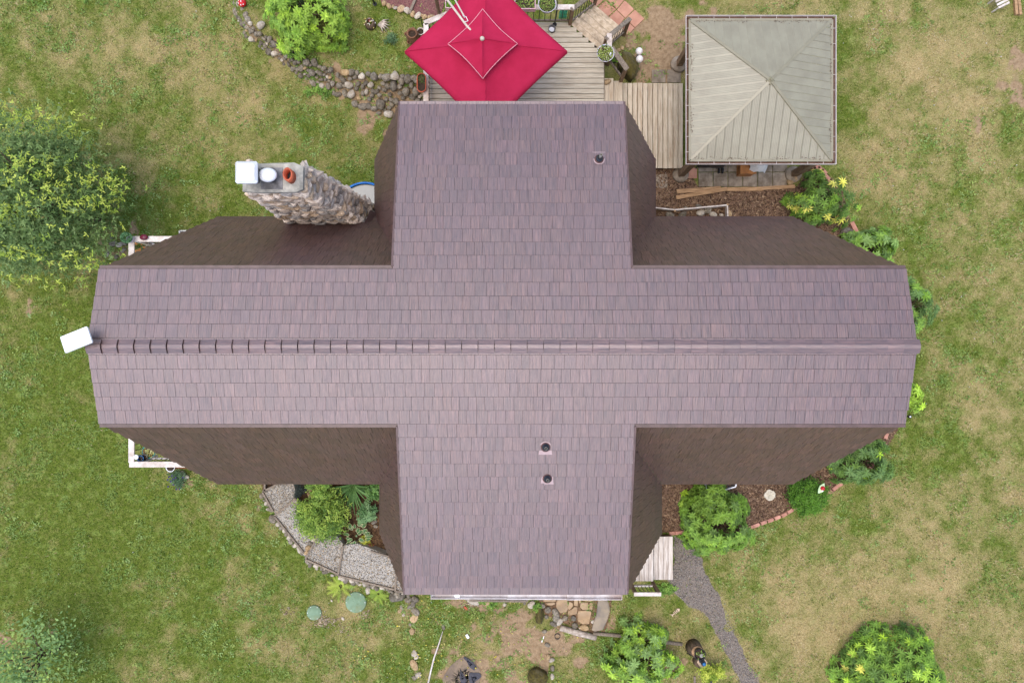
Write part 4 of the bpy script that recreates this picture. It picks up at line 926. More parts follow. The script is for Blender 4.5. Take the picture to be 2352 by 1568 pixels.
def shrub(px, py, rx, ry, zt, n, pal, label, sets=ROS, size=1.0, lump=.14, zc=None, seed=1, cat='shrub', name='rhododendron_bush', low=.05, cut=None):
    """a shrub whose leaf clusters sit on an uneven dome; rx, ry are picture radii"""
    rr = random.Random(seed); zm = zt * .55; c = P(px, py, zm); d = (H - zm) / F; ax, ay, az = rx * d, ry * d, zt
    gz = float(ground_h(np.array(c.x), np.array(c.y))); root = empty(name, (c.x, c.y, gz), label, cat, 'shrubs around the house')
    m = MB()
    for i in range(9):
        a = 2 * math.pi * i / 9 + rr.uniform(-.3, .3); k = rr.uniform(.45, .8)
        m.tube([(c.x + .05 * math.cos(a), c.y + .05 * math.sin(a), gz - .03), (c.x + .35 * k * ax * math.cos(a), c.y + .35 * k * ay * math.sin(a), gz + az * .45), (c.x + k * ax * math.cos(a), c.y + k * ay * math.sin(a), gz + az * (1 - k * .45) * .85)], [.028, .02, .008], 6)
    m.build('stem', SOILC, root)
    ks = [(rr.uniform(0, 6.28), rr.uniform(.2, 1.4), rr.uniform(.5, 1)) for _ in range(7)]
    got = []; tries = 0; n = int(n * 1.5)
    while len(got) < n and tries < n * 60:
        tries += 1
        th = rr.uniform(0, 2 * math.pi); cz = rr.random(); ph = math.acos(cz * (1 - low) ); rad = 1.0 + lump * math.sin(3 * th + ks[0][0]) * .7 + lump * math.sin(5 * th + ks[1][0] + 4 * ph) + rr.uniform(-.08, .05)
        if rr.random() < .22: rad *= rr.uniform(.6, .9)
        dn = Vector((math.sin(ph) * math.cos(th), math.sin(ph) * math.sin(th), math.cos(ph)))
        p = Vector((c.x + dn.x * ax * rad, c.y + dn.y * ay * rad, gz + dn.z * az * .96 * rad))
        if cut and cut(p): continue
        if any((p - q).length_squared < (.094 * size) ** 2 for q in got): continue
        got.append(p); kind = rr.choices(list(pal), list(pal.values()))[0]
        nrm = (Vector((dn.x / ax, dn.y / ay, dn.z / az + .6 / az)).normalized() + Vector((rr.uniform(-.3, .3), rr.uniform(-.3, .3), .35))).normalized()
        q = nrm.to_track_quat('Z', 'Y').to_euler(); me = rr.choice(sets.get(kind, ROS[kind])); o = link('leaf_cluster', me, None, root, p)
        e = (nrm.to_track_quat('Z', 'Y') @ Euler((0, 0, rr.uniform(0, 6.28))).to_quaternion()).to_euler(); o.rotation_euler = e; s = size * rr.uniform(.95, 1.35); o.scale = (s, s, s)
    return root
shrub(712, 42, 86, 78, 1.75, 190, {'lime': 8, 'mid': 3, 'new': 1}, 'bright lime green rhododendron above the stone wall', seed=2)
shrub(1890, 462, 62, 52, 1.3, 125, {'dark': 7, 'mid': 4, 'yellow': 1, 'lime': 1}, 'dark sparse rhododendron with yellowing leaves by the curved brick edging', sets=SLIM, size=.95, lump=.3, seed=3)
shrub(2003, 572, 60, 50, 1.3, 115, {'mid': 5, 'bluemid': 5, 'dark': 1}, 'green rhododendron poking out beside the upper right roof corner', seed=4)
shrub(2098, 705, 46, 62, 1.2, 100, {'blue': 7, 'mid': 2}, 'bluish green rhododendron half hidden by the right ridge end', sets=SLIM, seed=5)
shrub(2092, 912, 25, 30, .9, 40, {'lime': 6, 'new': 4}, 'small lime green bush at the right roof edge below the ridge', seed=6)
shrub(1985, 1058, 64, 62, 1.3, 145, {'blue': 6, 'dark': 4, 'new': .4}, 'dark bluish rhododendron with yellow buds at lower right roof corner', sets=SLIM, seed=7)
shrub(1652, 1198, 76, 84, 1.7, 200, {'mid': 10, 'dark': 2, 'new': .5}, 'large green rhododendron in front of the south east mulch bed', seed=8)
shrub(1480, 1512, 72, 66, 1.1, 150, {'bluemid': 4, 'lime': 5, 'mid': 3, 'new': 1}, 'yellow and grey green rhododendron below the long log', seed=9, lump=.24)
shrub(2070, 1562, 118, 100, 1.7, 420, {'dark': 2, 'mid': 8, 'new': 2.5, 'yellow': .5}, 'dense rounded hedge like bush at the bottom right corner', sets=SLIM, seed=10, lump=.08)
def cloud(name, label, cat, ctr, rad, n, cols, leafL, leafW, seed, shell=.55, stems=6, trunk=None, group=None, star=1, tipcol=None, tip_n=0, lump=.22, zmin=.1, mt='leaf'):
    """a plant with fine leaves: many small leaf faces spread through an uneven volume"""
    rng = np.random.default_rng(seed); c = np.array(ctr); rad = np.array(rad)
    root = empty(name, (ctr[0], ctr[1], float(ground_h(np.array(ctr[0]), np.array(ctr[1])))), label, cat, group); gz = base(root).z
    ncl = max(30, n // 26); th = rng.uniform(0, 2 * np.pi, ncl); cz = rng.uniform(-.55, 1, ncl); rr_ = rng.uniform(shell, 1.0, ncl) * (1 + lump * np.sin(3 * th + seed) + lump * .8 * np.sin(7 * th + 2 * seed + 3 * cz))
    sn = np.sqrt(np.maximum(0, 1 - cz ** 2)); C = np.stack([sn * np.cos(th), sn * np.sin(th), cz], 1) * rr_[:, None] * rad + c
    ci = rng.integers(0, ncl, n); spread = rad.mean() * .16
    Pp = C[ci] + rng.normal(0, 1, (n, 3)) * np.array([spread, spread, spread * .7]); Pp[:, 2] = np.maximum(Pp[:, 2], gz + zmin * rng.random(n))
    cols = 1.32 * np.array([S(*q)[:3] for q in cols]); base_c = cols[rng.integers(0, len(cols), ncl)][ci] * rng.uniform(.75, 1.2, (n, 1))
    if tip_n:
        rn = np.linalg.norm((Pp - c) / rad, axis=1) + .35 * (Pp[:, 2] - c[2]) / rad[2]; tw = vnoise(Pp[:, 0] + .7 * Pp[:, 2], Pp[:, 1], 3.2, 77)
        out = (rn > np.quantile(rn, .55)) & (tw + rng.normal(0, .08, n) > .62); tcol = np.array([S(*q)[:3] for q in tipcol])
        base_c[out] = tcol[rng.integers(0, len(tcol), out.sum())] * rng.uniform(.85, 1.15, (out.sum(), 1)); Pp[out] = c + (Pp[out] - c) * 1.06
    k = star; Pp = np.repeat(Pp, k, 0); cc = np.repeat(base_c, k, 0); N = len(Pp)
    az = (np.tile(np.arange(k), n) * (2 * np.pi / max(k, 1)) * (.62 if k > 1 else 1) + np.repeat(rng.uniform(0, 2 * np.pi, n), k) + rng.normal(0, .15, N)); el = np.repeat(rng.normal(.1, .45, n), k) + rng.normal(0, .2, N)
    L = leafL * rng.uniform(.7, 1.25, N); W = leafW * rng.uniform(.8, 1.2, N)
    d = np.stack([np.cos(az) * np.cos(el), np.sin(az) * np.cos(el), np.sin(el)], 1); s = np.stack([-np.sin(az), np.cos(az), rng.normal(0, .4, N)], 1)
    V = np.stack([Pp, Pp + d * (L * .5)[:, None] + s * (W * .5)[:, None], Pp + d * L[:, None] - np.array([0, 0, 1]) * (L * .15)[:, None], Pp + d * (L * .5)[:, None] - s * (W * .5)[:, None]], 1).reshape(-1, 3)
    o = link('foliage', np_mesh('foliage', V - np.array(base(root)), np.arange(4 * N).reshape(-1, 4), np.repeat(cc, 4, 0)), M[mt], root)
    rr = random.Random(seed)
    if trunk:
        b0 = Vector((ctr[0] + trunk[2], ctr[1] + trunk[3], gz - .1)); fk = Vector((ctr[0], ctr[1], gz + trunk[1]))
        MB().tube([b0, b0.lerp(fk, .5) + Vector((.05, -.03, 0)), fk], [trunk[0] * 1.25, trunk[0], trunk[0] * .8], 10).build('trunk', M['bark'], root, True)
    else: b0 = fk = Vector((ctr[0], ctr[1], gz - .02))
    for i in range(stems):
        q = Vector(C[rr.randrange(ncl)]); mid = fk.lerp(q, .5) + Vector((0, 0, .1 * rad[2])); r0 = trunk[0] * .5 if trunk else .012
        MB().tube([fk, mid, q], [r0, r0 * .6, r0 * .2], 6).build('branch' if trunk else 'stem', M['bark'], root)
    return root
p = P(72, 462, 2.6)
cloud('garden_tree', 'broad feathery tree with yellow tipped twigs at the left edge', 'tree', (p.x, p.y, 2.5), (1.9, 2.0, 1.65), 9500, [(94, 118, 62), (110, 132, 74), (78, 102, 52), (122, 142, 86), (88, 112, 62)], .105, .036, 41, .5, 16, (.11, 1.3, .2, 0), 'trees in the yard', 3, [(190, 206, 84), (204, 216, 98), (158, 184, 72)], 90, lump=.12)
p = P(38, 1545, 2.0)
cloud('garden_tree', 'pale leaved tree reaching into the bottom left corner', 'tree', (p.x, p.y, 1.7), (1.25, 1.15, 1.0), 2300, [(130, 158, 92), (112, 142, 82), (140, 164, 82), (98, 128, 72)], .10, .06, 42, .4, 12, (.06, .9, -.2, -.2), 'trees in the yard', 1, lump=.25)
def pl(px, py, z): return P(px, py, z)
p = pl(740, 1184, .5); cloud('azalea_bush', 'rounded yellow green azalea between gravel path and iris', 'shrub', (p.x, p.y, .48), (.72, .66, .5), 3000, [(134, 160, 66), (104, 132, 50), (152, 172, 74), (88, 116, 46)], .085, .032, 43, .6, 8, group='shrubs around the house', star=2, lump=.1)
p = pl(738, 1130, .5); cloud('azalea_bush', 'smaller green azalea behind the rounded one, under the eave', 'shrub', (p.x, p.y, .5), (.32, .34, .36), 1100, [(138, 168, 74), (112, 144, 60), (150, 176, 80)], .065, .026, 44, .6, 6, group='shrubs around the house', star=2)
p = pl(1856, 1140, .4); cloud('boxwood_bush', 'compact glossy green bush beside the ladybug ornament', 'shrub', (p.x, p.y, .38), (.52, .46, .46), 3600, [(84, 124, 34), (64, 102, 26), (98, 138, 44)], .05, .024, 45, .75, 8, group='shrubs around the house', star=2, lump=.07)
p = pl(842, 1178, .3); cloud('columbine', 'blue green lacy columbine beside the house corner', 'plant', (p.x, p.y, .25), (.27, .30, .22), 1000, [(106, 140, 88), (86, 120, 72), (124, 154, 104)], .05, .036, 46, .6, 5, group='plants in the south west bed', star=2)
p = pl(862, 1122, .3); cloud('leafy_plant', 'leafy green plant in the corner under the eaves', 'plant', (p.x, p.y, .25), (.28, .3, .22), 420, [(92, 128, 60), (112, 148, 76), (74, 108, 50)], .09, .036, 47, .5, 5, group='plants in the south west bed', star=2)
p = pl(838, 1241, .2); cloud('spurge', 'small yellow green mound beside the hosta', 'plant', (p.x, p.y, .16), (.15, .15, .14), 420, [(176, 182, 62), (196, 198, 80)], .05, .02, 48, .5, 3, group='plants in the south west bed', star=2)
p = pl(848, 1257, .15); cloud('barberry', 'small reddish plant at the gravel edge', 'plant', (p.x, p.y, .12), (.13, .13, .10), 300, [(170, 96, 66), (184, 120, 70), (140, 130, 62)], .05, .02, 49, .5, 3, group='plants in the south west bed', star=2)
p = pl(1634, 1548, .4); cloud('yellow_shrub', 'small yellow green shrub below the stumps', 'shrub', (p.x, p.y, .35), (.32, .28, .32), 1200, [(168, 182, 64), (132, 154, 54), (190, 196, 84)], .05, .024, 50, .6, 5, group='shrubs around the house', star=2)
p = pl(408, 1100, .2); cloud('lavender', 'tufted lavender with purple flower spikes by the porch rail', 'plant', (p.x, p.y, .16), (.22, .2, .2), 900, [(84, 112, 78), (104, 132, 92), (70, 98, 66)], .12, .012, 51, .3, 4, star=1)
p = pl(610, 8, .9); cloud('grey_shrub', 'grey green fine leaved shrub left of the lime rhododendron', 'shrub', (p.x + .7, p.y, .95), (.3, .55, .3), 900, [(122, 140, 100), (100, 118, 82)], .06, .02, 52, .5, 5, group='shrubs around the house', star=2)
# clover and weeds along walls
for i, (x, y, r, lab) in enumerate(((735, 205, .35, 'low weedy clump at the foot of the stone wall, middle'), (665, 120, .22, 'broad leaved weed beside the stone wall'), (1235, 1395, .18, 'clump of weeds beside the round rock below the south gutter'), (1120, 1380, .3, 'weeds along the timber edging below the south gutter'), (1530, 1352, .3, 'weeds at the porch steps beside the gravel path'), (1415, 128, .12, 'small fern like weed hanging from the round pot'))):
    p = pl(x, y, .1 if i != 5 else 1.4); cloud('weed_clump', lab, 'weeds', (p.x, p.y, .06 if i != 5 else 1.35), (r, r * .7, .07), 340, [(108, 142, 58), (92, 124, 48), (130, 160, 70)], .06, .036, 60 + i, .2, 0, star=2, zmin=.04)
# strap leaved iris
def strap_plant(px, py, n, L, W, label, name, a0, a1, cols, seed, z=.05):
    rr = random.Random(seed); c = P(px, py, z); r = empty(name, (c.x, c.y, z - .03), label, 'plant', 'plants in the south west bed')
    for i in range(n):
        a = math.radians(rr.uniform(a0, a1)); l = L * rr.uniform(.6, 1.1); m = MB(); rows = []; ww = W * rr.uniform(.8, 1.2); s = Vector((-math.sin(a), math.cos(a), 0)); tw = rr.uniform(-.3, .3)
        for k in range(6):
            t = k / 5; e = 1.25 - 1.25 * t * rr.uniform(.9, 1.1); x = l * (t * .35 + .6 * t * t); zz = l * (.75 * t - .55 * t * t); q = c + Vector((math.cos(a) * x, math.sin(a) * x, zz)) + Vector((rr.uniform(-.01, .01), rr.uniform(-.01, .01), 0))
            w = ww * (1 - t ** 3 * .92); rows += [q - s * w / 2 + Vector((0, 0, w * .25)), q, q + s * w / 2 + Vector((0, 0, w * .25))]
        col = S(*rr.choice(cols)); m.add(rows, [(k * 3 + j, k * 3 + 3 + j, k * 3 + 4 + j, k * 3 + 1 + j) for k in range(5) for j in range(2)], col[:3]); m.build('leaf', M['leaf'], r)
    return r
strap_plant(812, 1112, 60, .95, .05, 'tall iris clump with long arching strap leaves under the eave', 'iris_plant', 170, 380 - 20, [(104, 142, 78), (84, 122, 62), (124, 160, 96)], 71)
strap_plant(905, 1283, 12, .5, .045, 'small strap leaved clump at the roof corner by gravel', 'iris_plant', 150, 330, [(96, 134, 66), (120, 156, 84)], 72)
def hosta(px, py, n, label, seed):
    rr = random.Random(seed); c = P(px, py, .1); r = empty('hosta', (c.x, c.y, .03), label, 'plant', 'plants in the south west bed'); inner = M['hin']; rim = M['hrim']
    for i in range(n):
        a = rr.uniform(0, 6.283); d = .07 + .24 * math.sqrt(rr.random()); l = rr.uniform(.13, .19); w = l * .62; e = rr.uniform(-.35, .15); zz = .34 - d * .7 + rr.uniform(-.03, .04)
        Mx = Matrix.Rotation(a, 3, 'Z') @ Matrix.Rotation(-e, 3, 'Y'); o = c + Vector((math.cos(a) * d, math.sin(a) * d, zz))
        def lf(k, dz):
            m = MB(); ts = [0, .2, .45, .7, .9, 1]; ws = [.1, .85, 1, .75, .35, .02]; rows = []
            for t, q in zip(ts, ws):
                tt = .5 + (t - .5) * k; rows += [o + Mx @ Vector((l * tt, sy * w / 2 * q * k, abs(sy) * .02 + dz - .25 * l * tt * tt)) for sy in (-1, 0, 1)]
            return m.add(rows, [(q * 3 + j, q * 3 + 3 + j, q * 3 + 4 + j, q * 3 + 1 + j) for q in range(5) for j in range(2)], (1, 1, 1))
        L_ = lf(1.0, 0).build('leaf', rim, r); lf(.84, .006).build('leaf_blade', inner, L_)
    MB().tube([c - Vector((0, 0, .1)), c + Vector((0, 0, .2))], .03, 6).build('stem', M['hin'], r)
M['hin'] = mat('hosta_green', S(92, 124, 74), S(70, 104, 58), 14, .45, tint=False); M['hrim'] = mat('hosta_cream_rim', S(232, 230, 190), S(214, 216, 160), 12, .5)
hosta(822, 1226, 46, 'variegated hosta with cream edged leaves beside the gravel steps', 5)
def fern(px, py, n, L, label, seed, cols):
    rr = random.Random(seed); c = P(px, py, .05); r = empty('fern', (c.x, c.y, 0), label, 'fern', 'ferns below the gravel path')
    for i in range(n):
        a = rr.uniform(0, 6.283); l = L * rr.uniform(.6, 1.1); m = MB(); d = Vector((math.cos(a), math.sin(a), 0)); s = Vector((-d.y, d.x, 0)); col = S(*rr.choice(cols))[:3]
        for k in range(2, 13):
            t = k / 13; q = c + d * l * t + Vector((0, 0, l * (.7 * t - .62 * t * t))); w = .075 * math.sin(math.pi * min(1, t * .9 + .1)) + .01
            for sg in (-1, 1): m.add([q - d * .012, q + s * sg * w + d * .015, q + d * .014], [(0, 1, 2)], col)
        m.build('frond', M['leaf'], r)
fern(783, 1344, 16, .5, 'yellow green fern beside the green lid below the gravel path', 81, [(170, 190, 66), (148, 174, 60), (186, 202, 84)])
fern(869, 1362, 14, .36, 'smaller fern below the gravel path near house corner', 82, [(150, 174, 60), (130, 156, 56)])

# ------------------------------------------------------------------ gravel steps in the south west bed
def ZS_(x, y): return 545.5 + x / 5.057, 1079.5 + y / 5.057
SECT = [([(300, 245), (485, 150), (485, 100), (640, 100), (690, 320), (440, 505), (418, 472)], .20), ([(432, 528), (686, 330), (730, 380), (800, 560), (950, 742), (790, 1015)], .26), ([(805, 1022), (952, 748), (1150, 760), (1232, 862), (1172, 1195)], .32),
        ([(1178, 1212), (1236, 868), (1390, 850), (1620, 935), (1790, 1000), (1845, 1180), (1832, 1370)], .38), ([(1838, 1388), (1850, 1180), (1990, 1300), (2010, 1405)], .42)]
gp = empty('gravel_steps', P(*ZS_(1100, 800), 0), 'curving gravel steps held by grey timbers below the south west roof', 'garden steps')
PEB = []
for poly, z in SECT:
    pp = [P(*ZS_(*q), z) for q in poly]; MB().slab([(q.x, q.y) for q in pp][::-1], -.03, z).build('gravel_tread', M['gravel'], gp); PEB.append((pp, z))
TIM = [((300, 240), (485, 150), .24), ((325, 245), (325, 120), .24), ((298, 250), (422, 472), .24), ((435, 525), (690, 325), .30), ((690, 328), (725, 385), .30), ((435, 525), (780, 955), .30), ((795, 1025), (952, 742), .36), ((800, 1025), (1170, 1195), .36), ((1175, 1210), (1232, 865), .42), ((1175, 1215), (1825, 1375), .42), ((1836, 1395), (1848, 1175), .45), ((1836, 1395), (1990, 1408), .45), ((1550, 930), (1790, 1002), .42)]
for a, b, z in TIM: MB().bar(P(*ZS_(*a), z - .06), P(*ZS_(*b), z - .06), .05, .16).build('timber', M['grey_wood'], gp)
cb = empty('cobble_edging', P(*ZS_(700, 950), 0), 'line of rounded cobbles banked against the gravel step timbers', 'stone border')
rr = random.Random(9)
for a, b, z in (TIM[2], TIM[5], TIM[7], TIM[9], TIM[11]):
    L = math.hypot(b[0] - a[0], b[1] - a[1]); n = int(L / 34); nx_, ny_ = -(b[1] - a[1]) / L, (b[0] - a[0]) / L
    for k in range(n):
        t = (k + rr.random()) / n; off = rr.uniform(22, 48); rock(*ZS_(a[0] + (b[0] - a[0]) * t + nx_ * off, a[1] + (b[1] - a[1]) * t + ny_ * off), rr.uniform(3.0, 6.5), max(.02, z - .2), R.choice(('stone', 'stone', 'stone_light')), rr.uniform(1, 1.5), parent=cb, name='cobble')
for i, (x, y, r, k, lab) in enumerate(((826, 900, 7, 'stone_tan', 'largest tan cobble on the gravel step beside a timber'), (850, 850, 6, 'stone', 'brown cobble behind the tan one on the gravel step'), (800, 955, 5, 'stone_tan', 'tan cobble at the gravel step corner'), (885, 805, 5, 'stone_light', 'pale grey cobble by timber end below the azalea'), (1180, 945, 7, 'stone_tan', 'upright tan cobble beside the fourth step timber'), (1200, 870, 7, 'stone', 'brown rock under the azalea edge'), (1200, 795, 6, 'stone', 'dark rock between azalea and hosta'), (870, 925, 4, 'stone_tan', 'small orange cobble right of the step timber'), (838, 990, 5, 'stone_tan', 'long tan cobble below the step timber'),
        (835, 218, 6, 'stone_tan', 'tan cobble under the eave left of the azalea'), (785, 220, 5, 'stone_tan', 'reddish cobble under the eave'), (835, 172, 4, 'stone_light', 'pale cobble at the eave line'), (838, 282, 7, 'stone_tan', 'broad tan cobble touching the azalea'), (708, 250, 6, 'stone_light', 'pale upright rock by the black plant'), (1270, 880, 5, 'stone_light', 'cream cobble at the hosta foot'), (1350, 1300, 7, 'stone', 'round grey cobble below the gravel path by the fern'), (1520, 1388, 8, 'stone_light', 'large pale cobble pile stone below the gravel path'), (1860, 1455, 16, 'stone', 'biggest brown boulder at the lower left house corner'), (1985, 1495, 8, 'stone', 'grey rock right of the corner boulder'), (2065, 1492, 8, 'stone', 'second grey rock right of the corner boulder'), (2045, 1545, 7, 'stone', 'rock below the pair beside the corner boulder'), (1780, 1395, 6, 'stone', 'rock left of the corner boulder'), (410, 565, 9, 'stone', 'long grey rock outside the step timber corner'), (1590, 600, 6, 'stone', 'grey rock near the house wall right of the hosta'), (1605, 650, 5, 'stone', 'small grey rock below another near the house wall'))):
    tag(rock(*ZS_(x, y), r, .03 if i not in (0, 1, 2, 3) else .26, k, 1.25), lab, 'rock', 'rocks in the south west bed')
# dark fine leaved ground plant
p = P(*ZS_(720, 225), .25); cloud('black_mondo_grass', 'blackish grass like plant on the top gravel step', 'plant', (p.x, p.y, .26), (.2, .26, .06), 600, [(46, 56, 52), (60, 70, 62), (36, 44, 42)], .08, .010, 53, .2, 0, star=2, zmin=.2)
PCOL = 1.25 * np.array([S(*c)[:3] for c in ((196, 188, 172), (150, 148, 146), (212, 202, 184), (122, 118, 114), (190, 164, 128), (170, 170, 170), (226, 222, 214), (140, 128, 112))])
def pebbles(name, pts, size, zs, label, cols=PCOL, parent=None, seed=0):
    """loose pebbles, eight faces each, one object"""
    rng = np.random.default_rng(seed); n = len(pts); s = rng.uniform(.6, 1.4, (n, 1, 1)) * size; o = np.array([[1, 0, 0], [0, 1, 0], [-1, 0, 0], [0, -1, 0], [0, 0, .7], [0, 0, -.5]])[None] * (1 + rng.uniform(-.35, .35, (n, 6, 1)))
    a = rng.uniform(0, 6.28, n); ca, sa = np.cos(a), np.sin(a); ox = o[..., 0] * ca[:, None] - o[..., 1] * sa[:, None]; oy = (o[..., 0] * sa[:, None] + o[..., 1] * ca[:, None])
    V = np.stack([ox, oy * 1.0, o[..., 2]], -1) * s * np.array([1.15, .85, .8]) + np.concatenate([pts, zs[:, None]], 1)[:, None, :]
    f = np.array([[0, 1, 4], [1, 2, 4], [2, 3, 4], [3, 0, 4], [1, 0, 5], [2, 1, 5], [3, 2, 5], [0, 3, 5]]); Fc = (f[None] + (np.arange(n) * 6)[:, None, None]).reshape(-1, 3)
    c = np.repeat(cols[rng.integers(0, len(cols), n)] * rng.uniform(.8, 1.15, (n, 1)), 6, 0)
    ob = link(name, np_mesh(name, V.reshape(-1, 3) - np.array(base(parent)), Fc, c, smooth=True), M['chips'], parent); tag(ob, label, None if parent else 'gravel', kind='stuff'); return ob
def fill(poly, n, rng):
    xs = [q[0] for q in poly]; ys = [q[1] for q in poly]; x = rng.uniform(min(xs), max(xs), n); y = rng.uniform(min(ys), max(ys), n); k = inpoly(x, y, [(q[0], q[1]) for q in poly]); return np.stack([x[k], y[k]], 1)
for i, (pp, z) in enumerate(PEB):
    pts = fill(pp, 2600 if i != 4 else 700, NR); pebbles('pebble_cover', pts, .014, np.full(len(pts), z + .006), None, parent=gp, seed=i)
pts = fill([P(a, b) for a, b in PATH], 12000, NR); pts = np.concatenate([pts, pts[:len(pts) // 2] + NR.normal(0, .09, (len(pts) // 2, 2))]); greys = np.array([S(*c)[:3] for c in ((150, 146, 142), (118, 114, 112), (176, 172, 168), (96, 92, 90), (206, 202, 196))])
pebbles('path_gravel', pts, .011, np.full(len(pts), .016), 'fine grey gravel scattered on the curving path', greys, seed=20)
# mulch chips
def chips(name, polys, n, label, cols, zb=.035, size=.03, seed=0):
    rng = np.random.default_rng(seed); P_ = np.concatenate([fill(q, n, rng) for q in polys]); m = len(P_); a = rng.uniform(0, 6.28, m); L = rng.uniform(.4, 1.3, m) * size; W = L * rng.uniform(.25, .5, m); tl = rng.uniform(-.35, .35, m); z = zb + rng.uniform(0, .012, m)
    d = np.stack([np.cos(a), np.sin(a), tl], 1); s = np.stack([-np.sin(a), np.cos(a), rng.uniform(-.4, .4, m)], 1); c = np.concatenate([P_, z[:, None]], 1)
    V = np.stack([c - d * L[:, None] - s * W[:, None], c + d * L[:, None] - s * W[:, None], c + d * L[:, None] + s * W[:, None], c - d * L[:, None] + s * W[:, None]], 1).reshape(-1, 3)
    cc = np.array([S(*q)[:3] for q in cols]); col = np.repeat(cc[rng.integers(0, len(cc), m)] * rng.uniform(.75, 1.2, (m, 1)), 4, 0)
    o = link(name, np_mesh(name, V, np.arange(4 * m).reshape(-1, 4), col), M['chips']); tag(o, label, 'mulch', kind='stuff')
MC = ((130, 102, 80), (104, 80, 62), (90, 68, 54), (152, 124, 98), (118, 94, 74), (176, 150, 122), (80, 61, 49))
chips('bark_chips', [[P(a, b) for a, b in BED_NE], [P(a, b) for a, b in BED_SE]], 26000, 'brown bark chips covering the mulch beds', MC, seed=3)
chips('soil_litter', [[P(a, b) for a, b in BED_SW]], 7000, 'brown soil litter in the planting bed', ((110, 82, 58), (84, 62, 44), (132, 106, 76)), seed=4)
# pale stone specks and bits on lawn and beds
n = 900; x = NR.uniform(-15, 15, n); y = NR.uniform(-10, 10, n); px_, py_ = px_of(x, y); wgt = .10 + .9 * sm(1400, 2300, px_) * (1 - sm(500, 1100, py_)) + .8 * np.exp(-((px_ - 1000) ** 2 / 250 ** 2 + (py_ - 1450) ** 2 / 110 ** 2)) + .7 * np.exp(-((px_ - 1660) ** 2 / 220 ** 2 + (py_ - 430) ** 2 / 70 ** 2)); k = NR.random(n) < wgt
pts = np.stack([x[k], y[k]], 1); pebbles('pale_specks', pts, .016, ground_h(pts[:, 0], pts[:, 1]) + .03, 'pale stone chips and feathers strewn over the lawn', np.array([S(*c)[:3] for c in ((236, 232, 226), (216, 208, 196), (240, 238, 236))]), seed=30)
q = []
for (a, b, r, c) in ((740, 1425, 20, 170), (838, 1410, 12, 60), (772, 1365 + 60, 14, 30), (1082, 1390, 22, 90), (660, 1405, 16, 25), (780, 1445, 26, 30)):
    for _ in range(c): q.append(P(a + NR.normal(0, r * .5), b + NR.normal(0, r * .4), 0)[:2])
q = np.array(q); pebbles('lid_gravel', q, .022, np.full(len(q), .012), 'tan gravel spilled around the green lids', np.array([S(*c)[:3] for c in ((206, 186, 158), (186, 164, 134), (222, 208, 186), (170, 150, 128))]), seed=31)
# dandelions
n = 3000; x = NR.uniform(-6, 3, n); y = NR.uniform(-10.2, -7.2, n); px_, py_ = px_of(x, y); w = .55 * np.exp(-((px_ - 890) ** 2 / 75 ** 2 + (py_ - 1520) ** 2 / 45 ** 2)) + .4 * np.exp(-((px_ - 1060) ** 2 / 110 ** 2 + (py_ - 1490) ** 2 / 70 ** 2)) + .25 * np.exp(-((px_ - 990) ** 2 / 70 ** 2 + (py_ - 1400) ** 2 / 40 ** 2)) + .012; k = NR.random(n) < w * .55
pts = np.stack([x[k], y[k]], 1); pebbles('dandelion_flowers', pts, .022, np.full(len(pts), .07), 'tiny yellow dandelion flowers in the front lawn', np.array([S(*c)[:3] for c in ((246, 228, 96), (236, 220, 130), (250, 240, 150))]), seed=32)

# low broadleaf weeds mixed into the lawn
def weeds(n):
    x = NR.uniform(-15.3, 15.3, n); y = NR.uniform(-10.2, 10.2, n); px_, py_ = px_of(x, y); f = fbm(x, y, .7, 71, 4)
    w = sm(.5, .68, f) * (.95 - .6 * sm(1200, 1900, px_)) + .55 * np.exp(-((px_ - 1060) ** 2 / 190 ** 2 + (py_ - 1450) ** 2 / 90 ** 2)) + .35 * np.exp(-((px_ - 760) ** 2 / 150 ** 2 + (py_ - 260) ** 2 / 60 ** 2))
    ok = NR.random(n) < w
    for q in EXCL: ok &= ~inpoly(x, y, q)
    x, y = x[ok], y[ok]; n = len(x); k = 9; r = NR.uniform(.03, .085, n)
    cx = np.repeat(x, k) + NR.normal(0, 1, n * k) * np.repeat(r, k); cy = np.repeat(y, k) + NR.normal(0, 1, n * k) * np.repeat(r, k); cz = ground_h(cx, cy) + NR.uniform(.02, .055, n * k)
    a = NR.uniform(0, 6.28, n * k); L = NR.uniform(.018, .04, n * k); W = L * NR.uniform(.35, .6, n * k); t = NR.normal(0, .3, n * k)
    c = np.stack([cx, cy, cz], 1); d = np.stack([np.cos(a), np.sin(a), t], 1) * L[:, None]; s = np.stack([-np.sin(a), np.cos(a), NR.normal(0, .3, n * k)], 1) * W[:, None]
    V = np.stack([c - d, c + s, c + d, c - s], 1).reshape(-1, 3)
    pal = np.array([S(*q)[:3] for q in ((138, 166, 84), (116, 148, 62), (152, 176, 104), (104, 136, 54), (160, 178, 92))]); col = np.repeat(pal[NR.integers(0, 5, n)], k, 0) * NR.uniform(.8, 1.2, (n * k, 1))
    o = link('broadleaf_weeds', np_mesh('broadleaf_weeds', V, np.arange(4 * n * k).reshape(-1, 4), np.repeat(col, 4, 0)), M['leaf']); tag(o, 'pale green clover and broadleaf weeds growing through the lawn', 'weeds', kind='stuff')
weeds(16000)

